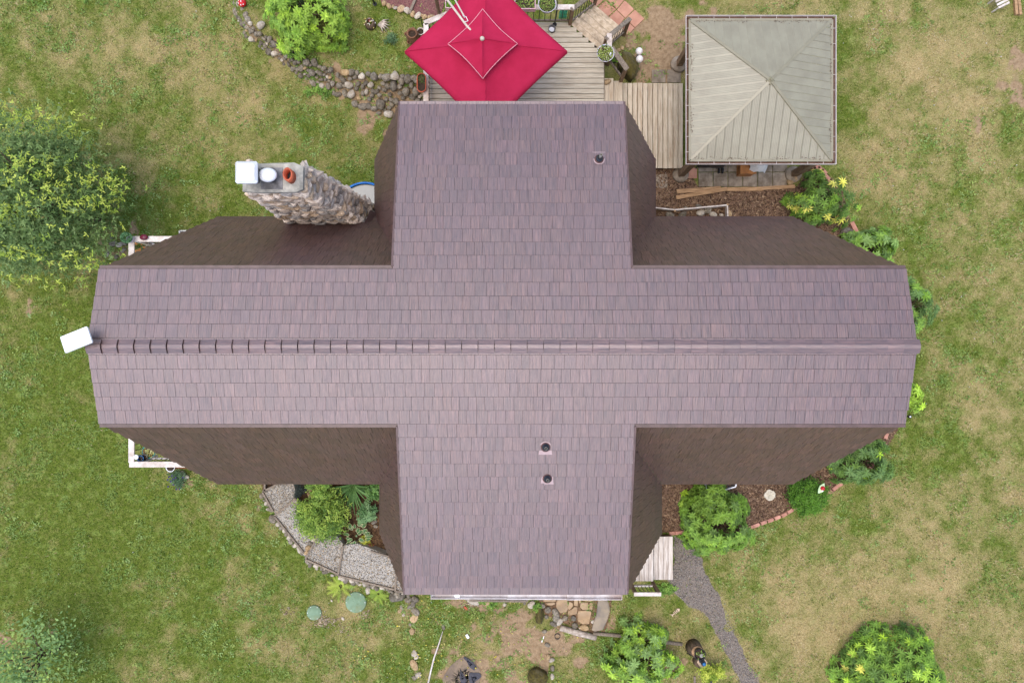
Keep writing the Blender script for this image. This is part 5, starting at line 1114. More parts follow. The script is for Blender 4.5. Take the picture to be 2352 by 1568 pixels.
# ------------------------------------------------------------------ pots, ornaments and small things round the north deck
def pot(name, label, px, py, z0, h, r, mt, fill_mt='soil', sx=1.0, sy=1.0, cat='pot', plants=None, seed=0, rim=.012, zs=None, rz=0.0):
    """an open pot standing at height z0 whose rim is seen at (px, py)"""
    c = P(px, py, z0 + h); o = empty(name, (c.x, c.y, z0), label, cat); Mz = Matrix.Rotation(rz, 3, 'Z')
    MB().lathe((c.x, c.y, z0), [(r * .74, 0), (r * .9, h * .6), (r * .98, h * .9), (r + rim * .6, h * .9), (r + rim, h), (r - rim * .3, h), (r * .93, h * .8)], 26, sx, sy, M=Mz).build('pot_body', M[mt], o, True)
    MB().lathe((c.x, c.y, z0), [(r * .96, h * .78), (r * .6, h * .83), (0, h * .85)], 22, sx, sy, M=Mz).build('soil', M[fill_mt], o, True)
    if plants:
        n, cols, L, W = plants; rng = random.Random(seed); m = MB()
        for i in range(n):
            a = rng.uniform(0, 6.283); q = math.sqrt(rng.random()) * r * .95; b = Vector((c.x, c.y, z0 + h * .85)) + Mz @ Vector((math.cos(a) * q * sx, math.sin(a) * q * sy, rng.uniform(0, .05)))
            az = rng.uniform(0, 6.283); vs_, fs = leaf_geo(L * rng.uniform(.6, 1.2), W * rng.uniform(.7, 1.2), .2, .2, 2); Mx = Matrix.Rotation(az, 3, 'Z') @ Matrix.Rotation(-rng.uniform(.1, 1.0), 3, 'Y')
            m.add([b + Mx @ Vector(v) for v in vs_], fs, S(*rng.choice(cols))[:3])
        m.build('foliage', M['leaf'], o)
    return o
GRN = ((120, 150, 62), (146, 168, 74), (96, 126, 52), (168, 180, 90))
RT = DZ + .92
pot('round_planter', 'round lilac pot of succulents on the deck corner rail', 1391, 122, RT, .2, .225, 'lilac', plants=(260, ((140, 156, 66), (164, 176, 84), (112, 128, 60), (196, 200, 150)), .05, .03), seed=1)
c = P(1391, 122, RT + .2)
for (dx, dy, r, mt, lab, nm) in ((-.12, .12, .055, 'maroon', 'pinkish red glass ball in the round corner planter', 'glass_ball'), (-.16, .02, .035, 'charcoal', 'dark grey ball in the round corner planter', 'dark_ball'), (-.07, .19, .03, 'tealpot', 'small green glass ball at the corner planter rim', 'glass_ball')):
    tag(MB().lathe((c.x + dx, c.y + dy, RT + .17), [(0, -r), (r * .7, -r * .7), (r, 0), (r * .7, r * .7), (0, r)], 14, cap0=False).build(nm, M[mt], None, True), lab, 'ornament')
fig = empty('garden_figurine', (c.x + .12, c.y - .05, RT + .16), 'small white figurine standing among the corner planter succulents', 'figurine')
MB().lathe((c.x + .12, c.y - .05, RT + .16), [(.03, 0), (.025, .06), (.015, .1), (.0, .11)], 10).build('body', M['dish'], fig, True); MB().lathe((c.x + .12, c.y - .05, RT + .29), [(0, -.025), (.02, -.012), (.024, 0), (.018, .014), (0, .022)], 10, cap0=False).build('head', M['dish'], fig, True)
pot('bucket_planter', 'dark bucket with bright green leaves beside the corner planter', 1414, 133, .85, .2, .12, 'charcoal', plants=(90, ((150, 196, 50), (120, 170, 44)), .08, .05), seed=2)
pot('round_planter', 'lilac grey round pot on the north deck rail', 1257, 8, RT, .22, .235, 'lilac', plants=(300, GRN, .04, .02), seed=3)
def trough(label, px, py, z0, w, d, h, mt, seed, cols, n=90, stick=True):
    c = P(px, py, z0 + h); o = empty('planter_box', (c.x, c.y, z0), label, 'planter'); m = MB(); t = .018
    for (x, y, a, b) in ((0, d / 2 - t / 2, w, t), (0, -d / 2 + t / 2, w, t), (-w / 2 + t / 2, 0, t, d - 2 * t), (w / 2 - t / 2, 0, t, d - 2 * t)): m.box((c.x + x, c.y + y, z0 + h / 2), (a, b, h))
    m.box((c.x, c.y, z0 + .01), (w - 2 * t, d - 2 * t, .02)); m.build('box', M[mt], o); MB().box((c.x, c.y, z0 + h * .8), (w - 2 * t - .002, d - 2 * t - .002, .02)).build('soil', M['soil'], o)
    rng = random.Random(seed); m = MB()
    for i in range(n):
        b = Vector((c.x + rng.uniform(-.45, .45) * w, c.y + rng.uniform(-.42, .42) * d, z0 + h * .85)); vs_, fs = leaf_geo(rng.uniform(.03, .07), .03, .2, .2, 2); Mx = Matrix.Rotation(rng.uniform(0, 6.28), 3, 'Z') @ Matrix.Rotation(-rng.uniform(.1, 1.2), 3, 'Y'); m.add([b + Mx @ Vector(v) for v in vs_], fs, S(*rng.choice(cols))[:3])
    m.build('foliage', M['leaf'], o); return o
trough('pink planter box on the north deck rail beside the round pot', 1206, 8, RT, .56, .30, .17, 'pinkpot', 4, GRN, 130)
trough('pink planter box with bright leaves behind the parasol', 1040, 6, RT, .40, .30, .17, 'pinkpot', 5, ((140, 190, 50), (110, 160, 40)), 160)
# long terracotta trough with rounded ends
c = P(968, 190, RT + .16); tr = empty('terracotta_trough', (c.x, c.y, RT), 'long round ended terracotta trough on the west deck rail', 'planter')
def oval(hx, hy, n=12): return [(hx * math.cos(t), (hy - hx) + hx * math.sin(t)) for t in np.linspace(0, math.pi, n)] + [(hx * math.cos(t), -(hy - hx) + hx * math.sin(t)) for t in np.linspace(math.pi, 2 * math.pi, n)]
m = MB(); rings = [(.08, .20, 0), (.11, .245, .13), (.125, .26, .13), (.125, .26, .17), (.105, .24, .17), (.10, .235, .12)]; n0 = 24
for hx, hy, z in rings: m.v += [(c.x + q[0], c.y + q[1], RT + z) for q in oval(hx, hy)]
m.f = [(i * n0 + j, i * n0 + (j + 1) % n0, (i + 1) * n0 + (j + 1) % n0, (i + 1) * n0 + j) for i in range(5) for j in range(n0)] + [tuple(range(n0))[::-1]]; m.build('trough_body', M['terracotta'], tr)
MB().slab([(c.x + q[0], c.y + q[1]) for q in oval(.101, .236)], RT + .10, RT + .125).build('soil', M['soil'], tr)
m = MB(); rng = random.Random(8)
for i in range(60):
    b = Vector((c.x + rng.uniform(-.06, .06), c.y + rng.uniform(0, .2), RT + .12)); a = rng.uniform(0, 6.28); l = rng.uniform(.1, .22); d = Vector((math.cos(a), math.sin(a), 0)); s = Vector((-d.y, d.x, 0)) * .004; m.add([b - s, b + s, b + d * l * .6 + Vector((0, 0, l * .5))], [(0, 1, 2)], S(*rng.choice(((110, 140, 70), (150, 150, 96), (90, 120, 56))))[:3])
m.build('foliage', M['leaf'], tr)
c = P(1268, 65, DZ + .12); bw = empty('metal_bowl', (c.x, c.y, DZ), 'shiny steel pet bowl on the deck boards', 'bowl')
MB().lathe((c.x, c.y, DZ), [(.09, 0), (.1, .1), (.105, .11), (.095, .11), (.075, .012)], 24).build('bowl_shell', M['soot'], bw, True); MB().lathe((c.x - .01, c.y - .01, DZ + .012), [(.078, 0), (.08, .03)], 20, cap1=True).build('bowl_content', M['cap'], bw)
tag(rock(1393, 189, 7.5, DZ - .16, 'stone_tan', 1.5, .3), 'flat tan stone lying on the upper side step', 'rock')
# hose coil on the rail
c = P(1296, 32, 1.2); hz = empty('garden_hose', (c.x, c.y, .4), 'teal garden hose coiled on the rail below its cap', 'hose')
for k in range(5):
    m = MB(); pts = [Vector((c.x - .12 + k * .045, c.y + .05 * math.sin(t), 1.3 + .36 * math.cos(t))) for t in np.linspace(0, 2 * math.pi, 22)]; m.tube(pts, .016, 8, cap=False); m.build('hose_loop', M['teal'], hz, True)
def pole(label, px0, py0, z0, px1, py1, z1, r=.014, mt='black', name='lantern_pole'):
    a, b = P(px0, py0, z0), P(px1, py1, z1); o = empty(name, a, label, 'pole'); MB().tube([a, b], r, 8).build('shaft', M[mt], o); MB().lathe(a, [(.06, 0), (.06, .02), (.02, .03)], 12).build('base', M[mt], o); return o
pole('tall black pole bolted to the deck at the stair head', 1274, 57, DZ, 1284, -20, 2.7)
pole('black pole standing on the lawn left of the parasol', 976, 76, .6, 966, 42, 1.5)
pole('short thick black post beside the red mulch bed', 861, 10, .6, 852, -8, 1.3, .03)
# clay strawberry jar and white jug
c = P(946, 76, 1.0); sj = empty('strawberry_jar', (c.x, c.y, .58), 'brown clay strawberry jar with side pockets beside the parasol', 'pot')
MB().lathe((c.x, c.y, .58), [(.12, 0), (.19, .15), (.19, .28), (.14, .38), (.15, .42), (.12, .42), (.10, .36)], 22).build('jar_body', M['clay'], sj, True); MB().lathe((c.x, c.y, .92), [(.12, 0), (0, .02)], 16).build('soil', M['soil'], sj)
for k in range(5):
    a = k * 1.257 + .3; MB().lathe((c.x + .2 * math.cos(a), c.y + .2 * math.sin(a), .74), [(.03, -.05), (.055, .03), (.06, .06), (.045, .06), (.03, .0)], 12).build('pocket', M['clay'], sj, True)
pot('white_pot', 'small whitewashed pot beside the strawberry jar', 966, 72, .58, .3, .095, 'white_wood')
# driftwood stump planter
c = P(858, 54, .7); ds = empty('driftwood_planter', (c.x, c.y, .58), 'driftwood stump holding white flowers in the raised garden', 'planter')
MB().lathe((c.x - .1, c.y, .55), [(.17, 0), (.15, .15), (.12, .25), (.09, .25), (.08, .18)], 14).build('stump', M['bark'], ds, True)
for k in range(6):
    a = -1.4 + k * .42; MB().tube([(c.x + .12, c.y, .6), (c.x + .2 + .12 * math.cos(a), c.y + .12 * math.sin(a), .72), (c.x + .22 + .26 * math.cos(a), c.y + .24 * math.sin(a), .6)], [.035, .025, .008], 6).build('root', M['log'], ds, True)
m = MB(); rng = random.Random(3)
for i in range(26):
    b = Vector((c.x - .1 + rng.gauss(0, .07), c.y + rng.gauss(0, .07), .82)); vs_, fs = leaf_geo(.035, .03, .1, .1, 2); Mx = Matrix.Rotation(rng.uniform(0, 6.28), 3, 'Z'); m.add([b + Mx @ Vector(v) for v in vs_], fs, S(*rng.choice(((246, 240, 200), (236, 214, 120), (240, 236, 226), (150, 60, 50))))[:3])
m.build('flower', M['leaf'], ds)
p = P(898, 88, .7); cloud('garden_plant', 'dark green leafy plant on the raised lawn by the parasol', 'plant', (p.x, p.y, .68), (.16, .15, .1), 180, [(74, 104, 66), (100, 126, 84), (58, 84, 60)], .08, .02, 54, .2, 0, star=2)
# spotted mushroom ornament on the wall end
c = P(553, 3, .8); mu = empty('mushroom_ornament', (c.x, c.y, .55), 'red garden mushroom with white spots at the wall end', 'ornament')
MB().lathe((c.x, c.y, .55), [(.05, 0), (.04, .16)], 12).build('stalk', M['dish'], mu, True); MB().lathe((c.x, c.y, .68), [(.0, -.0), (.12, .0), (.115, .04), (.08, .09), (.0, .115)], 20).build('mushroom_cap', M['ladybug'], mu, True)
for k in range(7):
    a = k * .9; q = .085 if k else 0; MB().lathe((c.x + q * math.cos(a), c.y + q * math.sin(a), .68 + (.115 if not k else .075)), [(.02, -.01), (.018, .008), (0, .012)], 8).build('spot', M['dish'], mu, True)
# mossy boulder, globes
c = P(1443, 152, .35); import bmesh
def boulder(name, label, px, py, rx, ry, rz_, mt, seed, z=0.0, cat='boulder', rot=0.0):
    me = rock_mesh(name, seed, .35, 3); me.materials.append(M[mt]); p = P(px, py, z + rz_ * .5); d = (H - rz_ * .5) / F; o = link(name, me, None, None, (p.x, p.y, z + rz_ * .30)); o.scale = (rx * d * 2, ry * d * 2, rz_ * 1.5); o.rotation_euler = (0, 0, rot); tag(o, label, cat); return o
boulder('mossy_boulder', 'large mossy boulder between the stairs and lower deck', 1443, 152, 24, 36, .55, 'moss', 311, rot=.2)
boulder('mossy_boulder', 'dark mossy boulder on the front lawn at the bottom edge', 1237, 1556, 25, 22, .4, 'moss', 312)
boulder('mossy_boulder', 'low mossy mound left of the flagstones', 1240, 1413, 10, 24, .2, 'moss', 313, rot=-.15)
boulder('flat_rock', 'broad flat brown rock between the two right hand bushes', 1946, 536, 17, 14, .16, 'stone', 314)
for (px, py, lab) in ((1468, 118, 'white mosaic garden globe nearer the top of the pair'), (1469, 136, 'white mosaic garden globe lower of the pair')):
    c = P(px, py, .45); o = empty('garden_globe', (c.x, c.y, 0), lab, 'garden globe', 'mosaic garden globes'); r = .105
    MB().lathe((c.x, c.y, .45), [(r * math.sin(t), -r * math.cos(t)) for t in np.linspace(0, math.pi, 12)], 18, cap0=False).build('globe', M['mosaic'], o, True); MB().tube([(c.x, c.y, 0), (c.x, c.y, .36)], .015, 8).build('stake', M['blueglass'], o)
for (x, y, r, lab) in ((1350, 540, 6, 'round tan rock beside the stair railing'), (1290, 570, 5, 'brown rock under the stair railing'), (1250, 595, 5, 'flat rock below the stair railing post')): tag(rock(*Z4(x, y), r, .03, 'stone_tan', 1.2), lab, 'rock')

# blue rimmed pool beside the chimney
c = P(838, 486, .3); bp = empty('wading_pool', (c.x, c.y, 0), 'round blue rimmed pool of murky water beside the chimney', 'pool')
rp = 66 * (H - .3) / F * 1.0
MB().lathe((c.x, c.y, 0), [(rp * .96, 0), (rp, .28)], 40, cap0=False).build('pool_wall', M['pool_blue'], bp, True)
pts = [(c.x + rp * math.cos(t), c.y + rp * math.sin(t), .29) for t in np.linspace(0, 2 * math.pi, 49)]; MB().tube(pts, .032, 8, cap=False).build('pool_rim', M['pool_blue'], bp, True)
MB().lathe((c.x, c.y, .2), [(rp * .965, 0), (rp * .965, .02)], 40, cap1=True).build('pool_water', M['pool_in'], bp)

# ------------------------------------------------------------------ west porch
PZ = .95; pt_ = 2.0
xw = P(302, 548, pt_).x; yn_ = P(302, 549, pt_).y; ys_ = P(302, 1066, pt_).y
pf = empty('west_porch', (xw + 1.3, 0, 0), 'whitewashed porch deck under the left gable', 'porch'); x = xw + .05
while x < XW + .6:
    MB().box((x + .073, (yn_ + ys_) / 2, PZ - .02), (.138, yn_ - ys_ - .3, .036)).build('deck_board', M['deck_w'], pf); x += .1475
for yy in (yn_ - .25, 0, ys_ + .25): MB().box(((xw + XW + .45) / 2, yy, PZ - .13), (XW + .4 - xw, .05, .17)).build('joist', M['brown_wood'], pf)
for yy in (yn_ - .25, ys_ + .25): MB().box((xw + .12, yy, PZ / 2 - .1), (.1, .1, PZ - .1)).build('post', M['brown_wood'], pf)
hh = pt_ - PZ
railing('porch_railing', (xw, yn_), (XW + .4, yn_), PZ, PZ, hh, 'north porch railing with wide white cap under the big tree', mt='white_wood', nb=20, posts_=(0, .5, 1), capw=.15, post='white_wood')
railing('porch_railing', (xw, ys_), (XW + .4, ys_), PZ, PZ, hh, 'south porch railing with wide white cap beside the lavender', mt='white_wood', nb=20, posts_=(0, .5, 1), capw=.15, post='white_wood')
railing('porch_railing', (xw, yn_ - .10), (xw, ys_ + .10), PZ, PZ, hh - .005, 'west porch railing facing the open lawn', mt='white_wood', nb=36, posts_=(.33, .66), capw=.15, post='white_wood')
c = P(291, 546, pt_ + .22); tb = empty('topiary_ball', (c.x, c.y, pt_ + .02), 'round green topiary ball on the porch railing corner', 'topiary')
MB().lathe((c.x + .03, c.y - .03, pt_ + .02), [(.07, 0), (.09, .1), (.095, .12), (.08, .12)], 16).build('pot_body', M['lilac'], tb, True)
rng = random.Random(4); m = MB()
for i in range(900):
    v = Vector((rng.gauss(0, 1), rng.gauss(0, 1), rng.gauss(0, 1))).normalized(); b = Vector((c.x, c.y, pt_ + .24)) + v * .125 * rng.uniform(.85, 1.05); vs_, fs = leaf_geo(.03, .018, .1, .2, 2); q = (v + Vector((rng.uniform(-.6, .6), rng.uniform(-.6, .6), rng.uniform(-.6, .6)))).to_track_quat('X', 'Z').to_matrix(); m.add([b + q @ Vector(w) for w in vs_], fs, S(*rng.choice(((110, 158, 108), (84, 132, 86), (140, 184, 134), (64, 108, 70))))[:3])
m.build('foliage', M['leaf'], tb)
c = P(331, 545, pt_ + .06); ob = MB().lathe((c.x, c.y, pt_ + .02), [(.03, 0), (.075, .03), (.08, .06), (.05, .09), (0, .1)], 16, sx=1.4).build('glass_ornament', M['maroon'], None, True); tag(ob, 'maroon glass ornament on the north porch rail cap', 'ornament')
fl_ = empty('flower_ornament', P(324, 564, PZ), 'big orange brown lily shaped ornament on the porch floor', 'ornament'); c = P(324, 563, PZ + .4); rng = random.Random(6)
for k, (ox, oy) in enumerate(((0, 0), (-.14, .04), (-.06, -.16), (.1, .06), (.02, .12), (.08, -.06), (-.02, -.1), (-.17, -.2), (-.11, -.2))):
    a = math.atan2(oy, ox) if k else 1.0; vs_, fs = leaf_geo(.2, .07, .5, .4); Mx = Matrix.Rotation(a, 3, 'Z') @ Matrix.Rotation(-.4, 3, 'Y'); MB().add([c + Vector((ox * .6, oy * .6, 0)) + Mx @ Vector(v) for v in vs_], fs).build('petal', M['orange'], fl_)
MB().tube([c, (c.x, c.y, PZ)], .012, 6).build('stalk', M['brown_wood'], fl_)
for i, (x, y) in enumerate(((337, 566), (345, 563), (341, 573), (348, 571), (352, 567))): tag(rock(x, y, 3.6, PZ + .02, 'stone_light', 1.3), ('white stone on the porch floor nearest the orange ornament', 'white stone on the porch floor at the rail side', 'white stone on the porch floor, lowest of the group', 'white stone on the porch floor at the group centre', 'white stone on the porch floor touching the roof edge')[i], 'rock', 'white stones on the porch')
# south porch corner: pots, glass, flower
pot('succulent_pot', 'teal rimmed pot of pale succulents at the south porch corner', 341, 1037, PZ + .5, .3, .17, 'tealpot', plants=(160, ((196, 196, 120), (170, 176, 92), (150, 120, 80), (214, 214, 160)), .06, .04), seed=9)
pot('blue_jar', 'bright blue glass jar behind the porch rail corner', 322, 1053, PZ + .6, .3, .08, 'blueglass')
pot('glass_jar', 'smoky clear glass jar between blue jar and succulents', 331, 1051, PZ + .6, .26, .085, 'soot')
c = P(313, 1049, pt_ + .06); wf = empty('paper_flower', c, 'white paper daisy fixed at the porch rail corner', 'ornament')
for k in range(12):
    a = k * .5236; vs_, fs = leaf_geo(.075, .035, .1, .2, 2); Mx = Matrix.Rotation(a, 3, 'Z') @ Matrix.Rotation(-.3, 3, 'Y'); MB().add([c + Mx @ Vector(v) for v in vs_], fs).build('petal', M['dish'], wf)
c = P(391, 1074, .35); wb = empty('garden_bench', (c.x + .3, c.y, 0), 'small rusty iron stand with white bowl below the porch rail', 'stand')
for (a, b) in (((0, 0, .4), (.6, 0, .4)), ((0, 0, 0), (0, 0, .42)), ((.6, 0, 0), (.6, 0, .42)), ((0, .25, 0), (0, .25, .42)), ((0, .25, .4), (.6, .25, .4)), ((0, 0, .4), (0, .25, .4))): MB().bar(c + Vector(a) - Vector((-.1, 0, c.z)), c + Vector(b) - Vector((-.1, 0, c.z)), .025, .025).build('frame_bar', M['rust'], wb)
pot('white_bowl', 'white enamel bowl tucked under the south porch rail', 391, 1073, .4, .1, .12, 'dish')
tag(rock(419, 1088, 8, .02, 'stone_light', 1.5), 'white rock beside the lavender', 'rock'); tag(rock(428, 1095, 6, .02, 'stone_light', 1.3), 'white rock right of the lavender, farther from the porch', 'rock')
# lavender spikes
for i, (x, y) in enumerate(((388, 1095), (395, 1092), (385, 1101), (403, 1097), (398, 1100), (392, 1105), (398, 1113), (420, 1096), (412, 1123), (405, 1123), (386, 1117))):
    p = P(x, y, .38)
    if i == 0: lv = empty('lavender_spikes', P(404, 1098, 0), 'purple lavender flower spikes leaning over the lawn', 'flowers')
    MB().tube([P(406, 1100, .1), p], .004, 4).build('flower_stalk', M['bark'], lv); MB().lathe(p, [(.012, -.03), (.022, 0), (.012, .035)], 7).build('flower_head', mat('lavender_purple', S(150, 116, 206), S(120, 90, 176), 20, .7) if i == 0 else bpy.data.materials['lavender_purple'], lv)
# window wells
def well(label, pts, z=.1):
    pp = [P(a, b, z) for a, b in pts]; c = sum(pp, Vector()) / len(pp); o = empty('window_well', (c.x, c.y, 0), label, 'window well')
    for i in range(len(pp)): MB().bar(pp[i], pp[(i + 1) % len(pp)], .035, .16).build('well_rim', M['steel'], o)
    MB().slab([(q.x, q.y) for q in pp], -.02, .045).build('well_floor', M['black'], o)
well('dark window well with pale metal rim behind the large green rhododendron', [(1617, 1100), (1622, 1127), (1640, 1130), (1688, 1116), (1690, 1100)])
well('small pale rimmed window well at the upper left eave', [(415, 531), (440, 531), (440, 545), (415, 545)])
# rocks under the big tree
for i, (x, y, r) in enumerate(((262, 560, 8), (276, 562, 7), (252, 572, 7), (288, 558, 6), (268, 590, 5), (246, 584, 6), (258, 545, 5), (284, 575, 6))):
    tag(rock(x, y, r, .02, R.choice(('stone', 'stone_light')), 1.3), ['grey rock beside the porch corner under the tree', 'broad grey rock between tree and porch rail', 'mossy rock left of the porch under the tree', 'rock touching the porch rail base', 'small rock below the tree near the roof', 'dark rock deepest under the tree', 'rock at the upper end of the tree rock group', 'rock in the dark gap by the west porch rail'][i], 'rock', 'rocks under the left tree')

# ------------------------------------------------------------------ south east porch steps
def ZP_(x, y): return 1435.5 + x / 5.057, 1079.5 + y / 5.057
sp = empty('porch_steps', P(1500, 1280, 0), 'whitewashed plank porch step beside the gravel path', 'porch')
for (xa, xb, yt, yb, z, n) in ((330, 558, 770, 1270, .32, 4), (60, 330, 640, 1287, .52, 5)):
    a, b = P(*ZP_(xa, yt), z), P(*ZP_(xb, yb), z); w = (b.x - a.x) / n
    for k in range(n): MB().box((a.x + w * (k + .5), (a.y + b.y) / 2, z - .02), (w - .012, a.y - b.y, .036)).build('plank', M['deck_w'], sp)
    MB().box(((a.x + b.x) / 2, (a.y + b.y) / 2, z / 2 - .03), (b.x - a.x - .04, a.y - b.y - .04, z - .05)).build('step_base', M['brown_wood'], sp)
a = P(1450, 1350, .5); b = P(1502, 1350, .5); railing('porch_railing', (a.x, P(1480, 1344, .55).y), (b.x, P(1480, 1344, .55).y), .5, .5, .72, 'white capped railing at the lower right house corner', mt='white_wood', nb=6, posts_=(0, 1), capw=.10, low=.06)
# concrete edging bricks
be = empty('brick_edging', P(1700, 1210, 0), 'pink scalloped brick edging along the south east mulch bed', 'garden edging')
E = [(535, 733), (610, 727), (680, 722), (750, 716), (830, 730), (1380, 690), (1450, 668), (1520, 642), (1602, 612), (1682, 584), (1762, 554), (1840, 522), (1910, 480), (1975, 442)]
E2 = [(620, 842), (690, 795), (742, 755), (2000 - 1000 + 60, 620), (1120, 540), (1200, 430), (1290, 195), (1260, 260)]
bricks = [ZP_(*q) for q in E] + [(1780 + x / 5.057, 964.7 + y / 5.057) for x, y in E2]
for i, (x, y) in enumerate(bricks):
    nx_, ny_ = bricks[min(i + 1, len(bricks) - 1)]; ox, oy = bricks[max(i - 1, 0)]
    p = P(x, y, .06); a = math.atan2(-(ny_ - oy), nx_ - ox); hl, hw = .105, .055
    poly = [(-hl + .03, -hw), (hl, -hw), (hl + .03, 0), (hl, hw), (-hl + .03, hw), (-hl + .055, 0)]; ca, sa = math.cos(a), math.sin(a)
    MB().slab([(p.x + u * ca - v * sa, p.y + u * sa + v * ca) for u, v in poly], -.03, .075, .015).build('edging_brick', M['brick'], be)
be = empty('brick_edging', P(1885, 400, 0), 'curved red brick edging at the gazebo corner', 'garden edging')
for i, (x, y, w) in enumerate(((395, 178, 0), (430, 205, 0), (465, 235, 0), (492, 268, 0), (515, 300, 0), (538, 330, 0), (560, 352, 0), (440, 172, 1), (480, 196, 1), (515, 225, 1), (360, 160, 0), (548, 285, 1))):
    p = P(1780 + x / 4.552, 344.5 + y / 4.552, .05); a = -.75 - i * .06 if not w else -.8; MB().box((p.x, p.y, .03 if not w else .02), (.19, .09, .09), a).build('edging_brick', M['brick'], be)
tag(MB().box(P(1964, 528, .04), (.12, .5, .08), .45).build('brick_slab', M['brick'], None), 'pink slab leaning along the bed between the right hand bushes', 'slab')
tag(MB().tube([P(1925, 468, .1), P(1936, 490, .1), P(1943, 516, .06)], [.05, .06, .04], 8).build('driftwood_log', M['bark'], None), 'dark weathered log piece behind the sparse rhododendron', 'log')
# paw stepping stone
c = P(1769, 1138, .06); pw = MB(); out = []
for t in np.linspace(0, 2 * math.pi, 60, endpoint=False):
    r = .155 + (.022 * abs(math.sin(2.5 * t + .2)) if math.sin(t) > -.35 else -.01); out.append((c.x + r * math.cos(t), c.y + r * math.sin(t) * 1.05))
ps = pw.slab(out, 0, .055, .012).build('stepping_stone', M['pawstone'], None); tag(ps, 'cream paw shaped stepping stone on the brown mulch', 'stepping stone')
for (dx, dy, r) in ((0, -.04, .075), (-.09, .03, .035), (-.035, .09, .036), (.04, .09, .036), (.095, .03, .035)): MB().lathe((c.x + dx, c.y + dy, .05), [(r, 0), (r * .8, .016), (0, .022)], 14).build('paw_pad', M['pawstone'], ps, True)
# ladybug on leaf
c = P(1889, 1121, .92); lb = empty('ladybug_ornament', (c.x, c.y, 0), 'red ladybug on a pale leaf ornament above the glossy bush', 'ornament')
vs_, fs = leaf_geo(.34, .17, .15, .2); MB().add([c + Vector((-.12, -.14, 0)) + Matrix.Rotation(.95, 3, 'Z') @ Vector(v) for v in vs_], fs).build('leaf_plate', M['paleleaf'], lb)
MB().lathe((c.x + .01, c.y, .91), [(.065, 0), (.06, .03), (.035, .055), (0, .065)], 16).build('ladybug_shell', M['ladybug'], lb, True); MB().lathe((c.x - .0, c.y - .065, .92), [(.03, 0), (.02, .025), (0, .03)], 10).build('ladybug_head', M['dish'], lb, True)
for (dx, dy) in ((-.02, .02), (.035, .01), (.01, -.03)): MB().lathe((c.x + .01 + dx, c.y + dy, .955), [(.013, 0), (.01, .012), (0, .014)], 8).build('ladybug_spot', M['black'], lb, True)
MB().tube([(c.x, c.y, 0), (c.x, c.y, .9)], .008, 6).build('stake', M['black'], lb)
# a lost lamp spike at the right eave
c = P(2088, 956, .2); lp = empty('path_light', (c.x, c.y, 0), 'small black path light by the lower right roof edge', 'path light')
MB().tube([(c.x, c.y, 0), (c.x, c.y, .22)], .012, 6).build('stake', M['black'], lp); MB().lathe((c.x, c.y, .2), [(.05, 0), (.05, .05), (.03, .07), (0, .075)], 12).build('lamp_head', M['black'], lp, True); MB().lathe((c.x, c.y, .27), [(.028, 0), (0, .012)], 10).build('solar_cell', M['steel'], lp)

# ------------------------------------------------------------------ front yard (south)
def ZF(x, y): return 1033.6 + x / 5.12, 1292 + y / 5.12
sheet('flagstone_bed', [ZF(*q) for q in ((1040, 370), (1900, 370), (1905, 560), (1860, 700), (1830, 815), (1660, 825), (1500, 770), (1300, 700), (1120, 600), (1050, 480))], .018, mat('packed_brown_earth', S(124, 96, 70), S(86, 64, 46), 12, .98, .015, wear=S(150, 120, 92)), .05)
FL = [[(1100, 380), (1250, 380), (1245, 450), (1225, 465), (1120, 460), (1098, 450)], [(1125, 472), (1230, 466), (1240, 482), (1190, 502), (1150, 497)], [(1285, 380), (1380, 380), (1350, 425), (1290, 420)], [(1265, 435), (1380, 430), (1390, 540), (1370, 580), (1300, 595), (1252, 550), (1250, 470)], [(1388, 385), (1455, 395), (1402, 440)],
      [(1402, 452), (1440, 470), (1450, 508), (1402, 556), (1385, 530)], [(1462, 430), (1505, 420), (1505, 512), (1456, 500)], [(1460, 518), (1500, 522), (1495, 605), (1387, 620), (1392, 564), (1440, 542)], [(1545, 380), (1705, 380), (1700, 440), (1650, 458), (1560, 445)], [(1510, 420), (1540, 430), (1540, 468), (1518, 478)],
      [(1535, 465), (1628, 465), (1628, 550), (1560, 553), (1530, 520)], [(1640, 468), (1685, 476), (1675, 552), (1637, 548)], [(1515, 562), (1638, 560), (1665, 582), (1635, 720), (1580, 735), (1500, 680), (1500, 600)]]
fp = empty('flagstone_path', P(*ZF(1450, 520), 0)); tag(fp, kind='structure')
def rounded(poly, k=.22):
    out = []; n = len(poly)
    for i in range(n):
        a, b, c = Vector(poly[i - 1]), Vector(poly[i]), Vector(poly[(i + 1) % n]); out += [tuple(b.lerp(a, k)), tuple(b.lerp((a + c) / 2, k * .35)), tuple(b.lerp(c, k))]
    return out
for q in FL: MB().slab([P(*ZF(*p), .05) for p in rounded(q)][::-1], -.01, .05 + R.uniform(-.006, .008), .012).build('flagstone', M['flag'], fp)
tag(MB().slab([P(*ZF(*p), .07) for p in rounded([(1740, 432), (1790, 420), (1860, 450), (1885, 560), (1850, 680), (1800, 790), (1700, 810), (1665, 790), (1690, 700), (1725, 600)])][::-1], -.02, .075, .02).build('stone_slab', M['flag_grey'], None), 'long grey brown stone slab right of the flagstone path', 'stone slab')
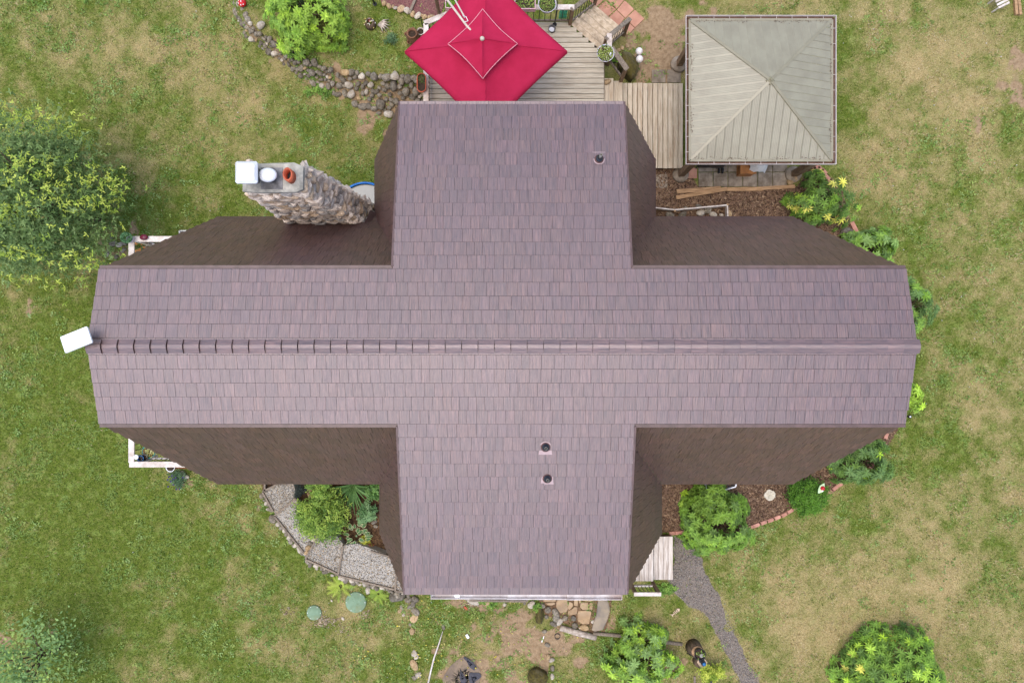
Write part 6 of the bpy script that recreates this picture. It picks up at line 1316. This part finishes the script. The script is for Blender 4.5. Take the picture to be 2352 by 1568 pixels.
for i, (x, y, r, k, el, lab) in enumerate(((955, 485, 9, 'stone_light', 1.1, 'large round pale rock left of the flagstones'), (1085, 495, 7, 'stone', 1.2, 'dark rock above the low mossy mound'), (1152, 545, 8, 'stone', 1.2, 'dark wet rock left of the flagstones, upper'), (1245, 580, 9, 'stone', 1.3, 'dark wet rock touching the left flagstone'), (1250, 640, 9, 'stone', 1.2, 'brown rock below the left flagstone'), (1132, 630, 5, 'stone', 1.2, 'small blue grey rock near the mossy mound'), (1350, 645, 7, 'stone', 1.2, 'rock below the centre flagstones'), (1290, 685, 7, 'stone_light', 1.6, 'flat pale rock at the flagstone foot'), (1455, 650, 7, 'stone', 1.2, 'mossy rock left of the largest flagstone'), (1470, 735, 8, 'stone', 1.1, 'round rock above the short log'), (1575, 755, 9, 'stone_tan', 1.5, 'split tan rock above the short log end'), (1528, 768, 4, 'stone_light', 1.0, 'small pale rock between two rocks above the log'), (875, 470, 4, 'stone', 1.2, 'small rock left of the large round pale rock'), (435, 465, 7, 'stone_tan', 1.1, 'tan rock against the timber edging below the gutter'), (640, 485, 5, 'stone_light', 1.0, 'small pale rock in the soil below the gutter'), (285, 447, 9, 'stone_light', 2.2, 'long pale stone slab under the timber edging end'), (1675, 692, 4, 'stone_light', 1.3, 'small white rock beside the long stone slab'), (1215, 715, 7, 'stone', 1.4, 'grey rock in the dirt left of the short log'), (1110, 800, 5, 'stone', 1.4, 'rock in the line below the mossy mound'), (1145, 960, 5, 'stone', 1.5, 'rock in the line above the front boulder'), (1150, 1110, 6, 'stone_tan', 1.5, 'tan rock above the front boulder, left'), (1195, 1140, 6, 'stone_light', 1.3, 'pale rock above the front boulder, right'), (1200, 1330, 6, 'stone_light', 1.3, 'pale rock right of the front boulder'), (1205, 1235, 6, 'stone', 1.2, 'mossy rock right above the front boulder'))):
    tag(rock(*ZF(x, y), r, .02, k, el), lab, 'rock', 'rocks of the front yard')
def ZG(x, y): return 631.6 + x / 5.12, 1292 + y / 5.12
for i, (x, y, r, k, el, lab) in enumerate(((1490, 522, 5, 'stone', 1.3, 'flat rock below the corner boulder'), (1470, 560, 5, 'stone_tan', 1.4, 'brown flat stone in grass below the corner boulder'), (1592, 515, 7, 'stone', 1.3, 'grey rock heading the stone line below the house corner'), (1650, 572, 9, 'stone', 1.3, 'broad flat rock of the stone line, upper'), (1640, 638, 10, 'stone_tan', 1.4, 'broad tan rock of the stone line, lower'), (1510, 610, 4, 'stone_light', 1.2, 'small pale stone beside the stone line'), (1612, 800, 7, 'stone_tan', 1.3, 'tan flat rock midway down the stone line'), (1590, 722, 4, 'stone', 1.2, 'small blue grey stone of the stone line'), (1640, 1058, 8, 'stone_light', 1.2, 'pale rock near the white stick, upper'), (1662, 1098, 6, 'stone_light', 1.2, 'pale rock just under another near the white stick'), (1635, 1195, 9, 'stone_tan', 1.8, 'long tan rock left of the white stick'), (1690, 1312, 8, 'stone_light', 1.1, 'round pale rock touching the bottom edge'), (1635, 1352, 6, 'stone', 1.2, 'grey rock at the bottom edge left of the round pale one'), (665, 442, 3, 'stone_light', 1.2, 'small cream stone left of the larger green lid'), (800, 655, 4, 'stone_light', 1.2, 'cream stone between the two green lids'), (1980, 755, 5, 'stone', 1.5, 'flat brown stone in the front dirt'))):
    tag(rock(*ZG(x, y), r, .01, k, el, flat=.4), lab, 'rock', 'rocks of the front yard')
# timber framed gravel strip below the gutter
gs = empty('gravel_strip', P(*ZF(560, 415), 0), 'timber framed gravel strip under the south gutter', 'garden edging'); pp = [P(*ZF(*q), .12) for q in ((190, 340), (905, 340), (900, 436), (235, 432), (195, 410))]
MB().slab([(q.x, q.y) for q in pp][::-1], -.02, .10).build('gravel_tread', M['gravel'], gs); pts = fill(pp, 2600, NR); pebbles('pebble_cover', pts, .014, np.full(len(pts), .106), None, parent=gs, seed=61)
for a, b in (((-30, 390), (190, 400)), ((192, 380), (192, 432)), ((230, 430), (898, 440)), ((906, 380), (906, 446))): MB().bar(P(*ZF(*a), .1), P(*ZF(*b), .1), .06, .18).build('timber', M['grey_wood'], gs)
# green lids
for (px, py, r, lab) in ((817, 1383, 24, 'larger green septic lid beside the fern'), (721, 1407, 17, 'smaller green septic lid surrounded by gravel')):
    c = P(px, py, .05); rr_ = r * H / F; o = empty('septic_lid', (c.x, c.y, 0), lab, 'lid', 'green lids in the lawn')
    MB().lathe((c.x, c.y, 0), [(rr_, -.02), (rr_, .035), (rr_ * .93, .05), (rr_ * .5, .058), (0, .06)], 36).build('lid_cover', M['lid'], o, True)
    for k in range(6): a = k * 1.047; MB().lathe((c.x + rr_ * .88 * math.cos(a), c.y + rr_ * .88 * math.sin(a), .045), [(.012, 0), (.01, .012), (0, .014)], 8).build('bolt', M['steel'], o)
# logs and sticks
def log(name, label, pts, rad, mt):
    o = empty(name, pts[0], label, 'log'); n = len(pts); q = [];
    MB().tube(pts, rad, 12).build('trunk', M[mt], o, True); MB().tube([pts[-1] - (pts[-1] - pts[-2]).normalized() * .01, pts[-1] + (pts[-1] - pts[-2]).normalized() * .004], rad[-1] * .92, 12).build('cut_end', M['new_wood'], o); return o
log('log', 'short thick peeled log below the flagstone path', [P(1287, 1441, .09), P(1328, 1453, .10), P(1369, 1464, .09)], [.085, .09, .08], 'log')
log('log', 'long thin weathered log running towards the rhododendron', [P(1362, 1454, .06), P(1415, 1458, .07), P(1470, 1464, .07), P(1520, 1473, .06), P(1567, 1479, .06)], [.05, .055, .05, .055, .05], 'grey_wood')
o = MB().tube([P(1017, 1449, .05), P(1008, 1478, .06), P(997, 1510, .05), P(990, 1538, .06), P(982, 1575, .05)], [.012, .02, .024, .024, .028], 8).build('birch_stick', M['white_wood'], None, True); tag(o, 'long bare white stick lying in the front yard', 'stick')
o = MB().tube([P(*ZG(1880, 640), .03), P(*ZG(1830, 715), .03)], .008, 6).build('twig', M['bark'], None); tag(o, 'thin grey twig above the white stick', 'twig')
o = MB().box(P(*ZF(205, 862), .03), (.12, .07, .04), 2.1).build('white_block', M['dish'], None); tag(o, 'small white block lying in the front dirt', 'block')
o = MB().box(P(*ZF(185, 530), .03), (.12, .06, .04), 2.4).build('brick_fragment', M['terracotta'], None); tag(o, 'orange brick fragment near the timber edging', 'brick')
o = MB().lathe(P(*ZF(1262, 858), .0), [(.085, 0), (.085, .05), (.072, .05), (.072, 0)], 20, cap0=False).build('pipe_ring', M['charcoal'], None, True); tag(o, 'dark pipe ring set in the dirt left of the short log', 'pipe')
o = MB().tube([P(*ZF(1105, 860), .03), P(*ZF(1080, 930), .03)], [.012, .02], 6).build('white_stake', M['dish'], None); tag(o, 'short white stake beside the dirt patch', 'stake')
# weed mat with black plastic
def patch(name, label, pts, z, mt, seed, bumpy=.02):
    poly = jag([P(a, b, z) for a, b in pts], .06, .06, seed); c = Vector((sum(p[0] for p in poly) / len(poly), sum(p[1] for p in poly) / len(poly))); rng = random.Random(seed); m = MB(); n = len(poly); rows = []
    for k in (0.0, .35, .7, 1.0): rows.append([(c.x + (p[0] - c.x) * k, c.y + (p[1] - c.y) * k, z + (rng.uniform(0, bumpy) if k < 1 else -.004)) for p in poly])
    m.v = [q for r in rows[1:] for q in r] + [(c.x, c.y, z + bumpy)]; m.f = [(r * n + i, r * n + (i + 1) % n, (r + 1) * n + (i + 1) % n, (r + 1) * n + i) for r in range(2) for i in range(n)] + [(3 * n, i, (i + 1) % n) for i in range(n)]
    return tag(m.build(name, M[mt], None, True), label, 'ground cloth')
patch('weed_mat', 'faded tan weed mat spread on the front dirt', [(1018, 1560), (1036, 1528), (1060, 1510), (1090, 1512), (1104, 1545), (1098, 1590), (1015, 1590)], .025, 'mat_tarp', 4)
for i, (pts, lab) in enumerate((([(1064, 1508), (1078, 1512), (1086, 1520), (1093, 1530), (1090, 1538), (1078, 1530)], 'torn black plastic at the top of the weed mat'), ([(1056, 1532), (1064, 1545), (1072, 1560), (1064, 1572), (1056, 1556)], 'torn black plastic strip on the left of the weed mat'), ([(1078, 1545), (1100, 1544), (1106, 1552), (1092, 1566), (1086, 1580), (1078, 1568)], 'torn black plastic on the right of the weed mat'))): patch('black_plastic', lab, pts, .05, 'plastic_black', 7 + i)
# stumps with pot and lantern
def ZT_(x, y): return 1378 + x / 5.12, 1292 + y / 5.12
c = P(*ZT_(1105, 1000), .1); top = P(*ZT_(1150, 1050), .62)
s1 = empty('tree_stump', (c.x, c.y, 0), 'tall bark covered stump carrying a plant pot', 'stump'); MB().tube([Vector((c.x, c.y, -.02)), Vector(((c.x + top.x) / 2, (c.y + top.y) / 2, .3)), Vector((top.x, top.y, .6))], [.24, .21, .185], 16).build('bark', M['bark'], s1, True); MB().lathe((top.x, top.y, .6), [(.17, 0), (.165, .012), (0, .014)], 20).build('cut_top', M['new_wood'], s1)
pot('plant_pot', 'black plant pot of soil on top of the tall stump', 1378 + 1178 / 5.12, 1292 + 1078 / 5.12, .62, .2, .155, 'black', plants=(14, GRN, .06, .04), seed=12)
tc = P(*ZT_(1195, 1090), .82); tag(MB().lathe(tc, [(.055, 0), (.055, .012), (.02, .016), (0, .016)], 18).build('metal_disc', M['pvc'], None), 'round grey metal disc in the stump pot', 'disc')
c = P(*ZT_(1197, 1178), .25); s2 = empty('tree_stump', (c.x, c.y, 0), 'lower sawn stump carrying a blue topped lantern', 'stump'); MB().tube([(c.x - .03, c.y - .02, -.02), (c.x, c.y, .27)], [.19, .165], 16).build('bark', M['bark'], s2, True); MB().lathe((c.x, c.y, .27), [(.155, 0), (.15, .012), (0, .014)], 20).build('cut_top', M['fish'], s2)
c2 = P(*ZT_(1222, 1185), .5); ln = empty('garden_lantern', (c2.x, c2.y, .285), 'small dark lantern with blue round top on the lower stump', 'lantern'); MB().lathe((c2.x - .01, c2.y + .01, .285), [(.09, 0), (.09, .03), (.055, .05), (.055, .19), (.08, .2), (.05, .24)], 8).build('lantern_body', M['charcoal'], ln); MB().lathe((c2.x, c2.y, .52), [(.05, 0), (.05, .02), (0, .03)], 16).build('solar_top', M['blueglass'], ln, True)
tag(MB().tube([P(*ZT_(1020, 1055), .2), P(*ZT_(1150, 1135), .55)], .016, 6).build('black_rod', M['black'], None), 'black rod leaning against the tall stump', 'rod')
tag(MB().bar(P(*ZT_(1112, 1330), .04), P(*ZT_(1118, 1460), .04), .06, .05).build('timber', M['grey_wood'], None), 'short grey timber at the bottom edge left of the yellow shrub', 'timber')
pole('black lantern stake in the yellow shrub', *ZT_(1300, 1420), .0, *ZT_(1310, 1400), .6, .03, 'charcoal', 'garden_stake')
# fishbone cutout and feather
c = P(*ZT_(888, 580), .03); fb = empty('fishbone_cutout', c, 'pale wooden fishbone cutout lying on the lawn', 'ornament'); Mx = Matrix.Rotation(math.radians(42), 3, 'Z')
def fbp(poly, nm): MB().slab([tuple((c + Mx @ Vector((a, b, 0)))[:2]) for a, b in poly], .02, .04).build(nm, M['fish'], fb)
fbp([(-.1, -.012), (.08, -.012), (.08, .012), (-.1, .012)], 'spine'); fbp([(.08, -.05), (.12, -.045), (.165, 0), (.12, .045), (.08, .05), (.09, 0)], 'fish_head'); fbp([(-.1, -.01), (-.1, .01), (-.16, .06), (-.14, 0), (-.16, -.06)], 'fish_tail')
for u in (-.06, -.005, .045): fbp([(u, -.055), (u + .018, -.055), (u + .022, .055), (u + .004, .055)], 'fish_rib')
c = P(*ZT_(597, 845), .04); fe = MB(); d = Vector((.5, -.85, 0)).normalized(); s = Vector((d.y, -d.x, 0))
fe.add([c - d * .14, c - d * .05 + s * .03, c + d * .14, c - d * .05 - s * .03, c - d * .05 + Vector((0, 0, .02))], [(0, 1, 4), (1, 2, 4), (2, 3, 4), (3, 0, 4)]); tag(fe.build('feather', M['dish'], None), 'white feather lying above the long log', 'feather')
o = empty('iron_ornament', P(1542, 1505, 0), 'rusty iron wire ornament beside the rhododendron', 'ornament'); c = P(1542, 1507, .15)
for k in range(3): MB().tube([c + Vector((.07 * math.cos(t), .10 * math.sin(t), .04 * k + .02 * math.sin(2 * t))) for t in np.linspace(0, 6.283, 14)], .008, 5, cap=False).build('wire_loop', M['rust'], o)
# top right corner: white lattice crate and timbers
c = P(2301, 2, .3); cr = empty('plastic_chair', (c.x, c.y, 0), 'small white weathered lattice chair at the top right corner', 'chair'); Mx = Matrix.Rotation(.45, 3, 'Z')
def cbox(x, y, z, a, b, h, nm): MB().box(c + Mx @ Vector((x, y, 0)) + Vector((0, 0, z - c.z)), (a, b, h), M=Mx).build(nm, M['white_wood'], cr)
for y in (-.14, -.05, .05, .14): cbox(0, y, .3, .36, .06, .02, 'seat_slat')
for x in (-.16, .16):
    for y in (-.14, .14): cbox(x, y, .15, .04, .04, .3, 'leg')
for x in (-.12, 0, .12): cbox(x, .2, .45, .05, .03, .32, 'back_slat')
cbox(0, .2, .6, .36, .035, .05, 'back_rail')
for x0, x1, lab in ((2330, 2334, 'left of two old timbers at the top right corner'), (2337, 2343, 'right of two old timbers at the top right corner')): tag(MB().bar(P(x0, -15, .05), P(x1, 35, .05), .08, .08).build('timber', M['new_wood'], None), lab, 'timber')
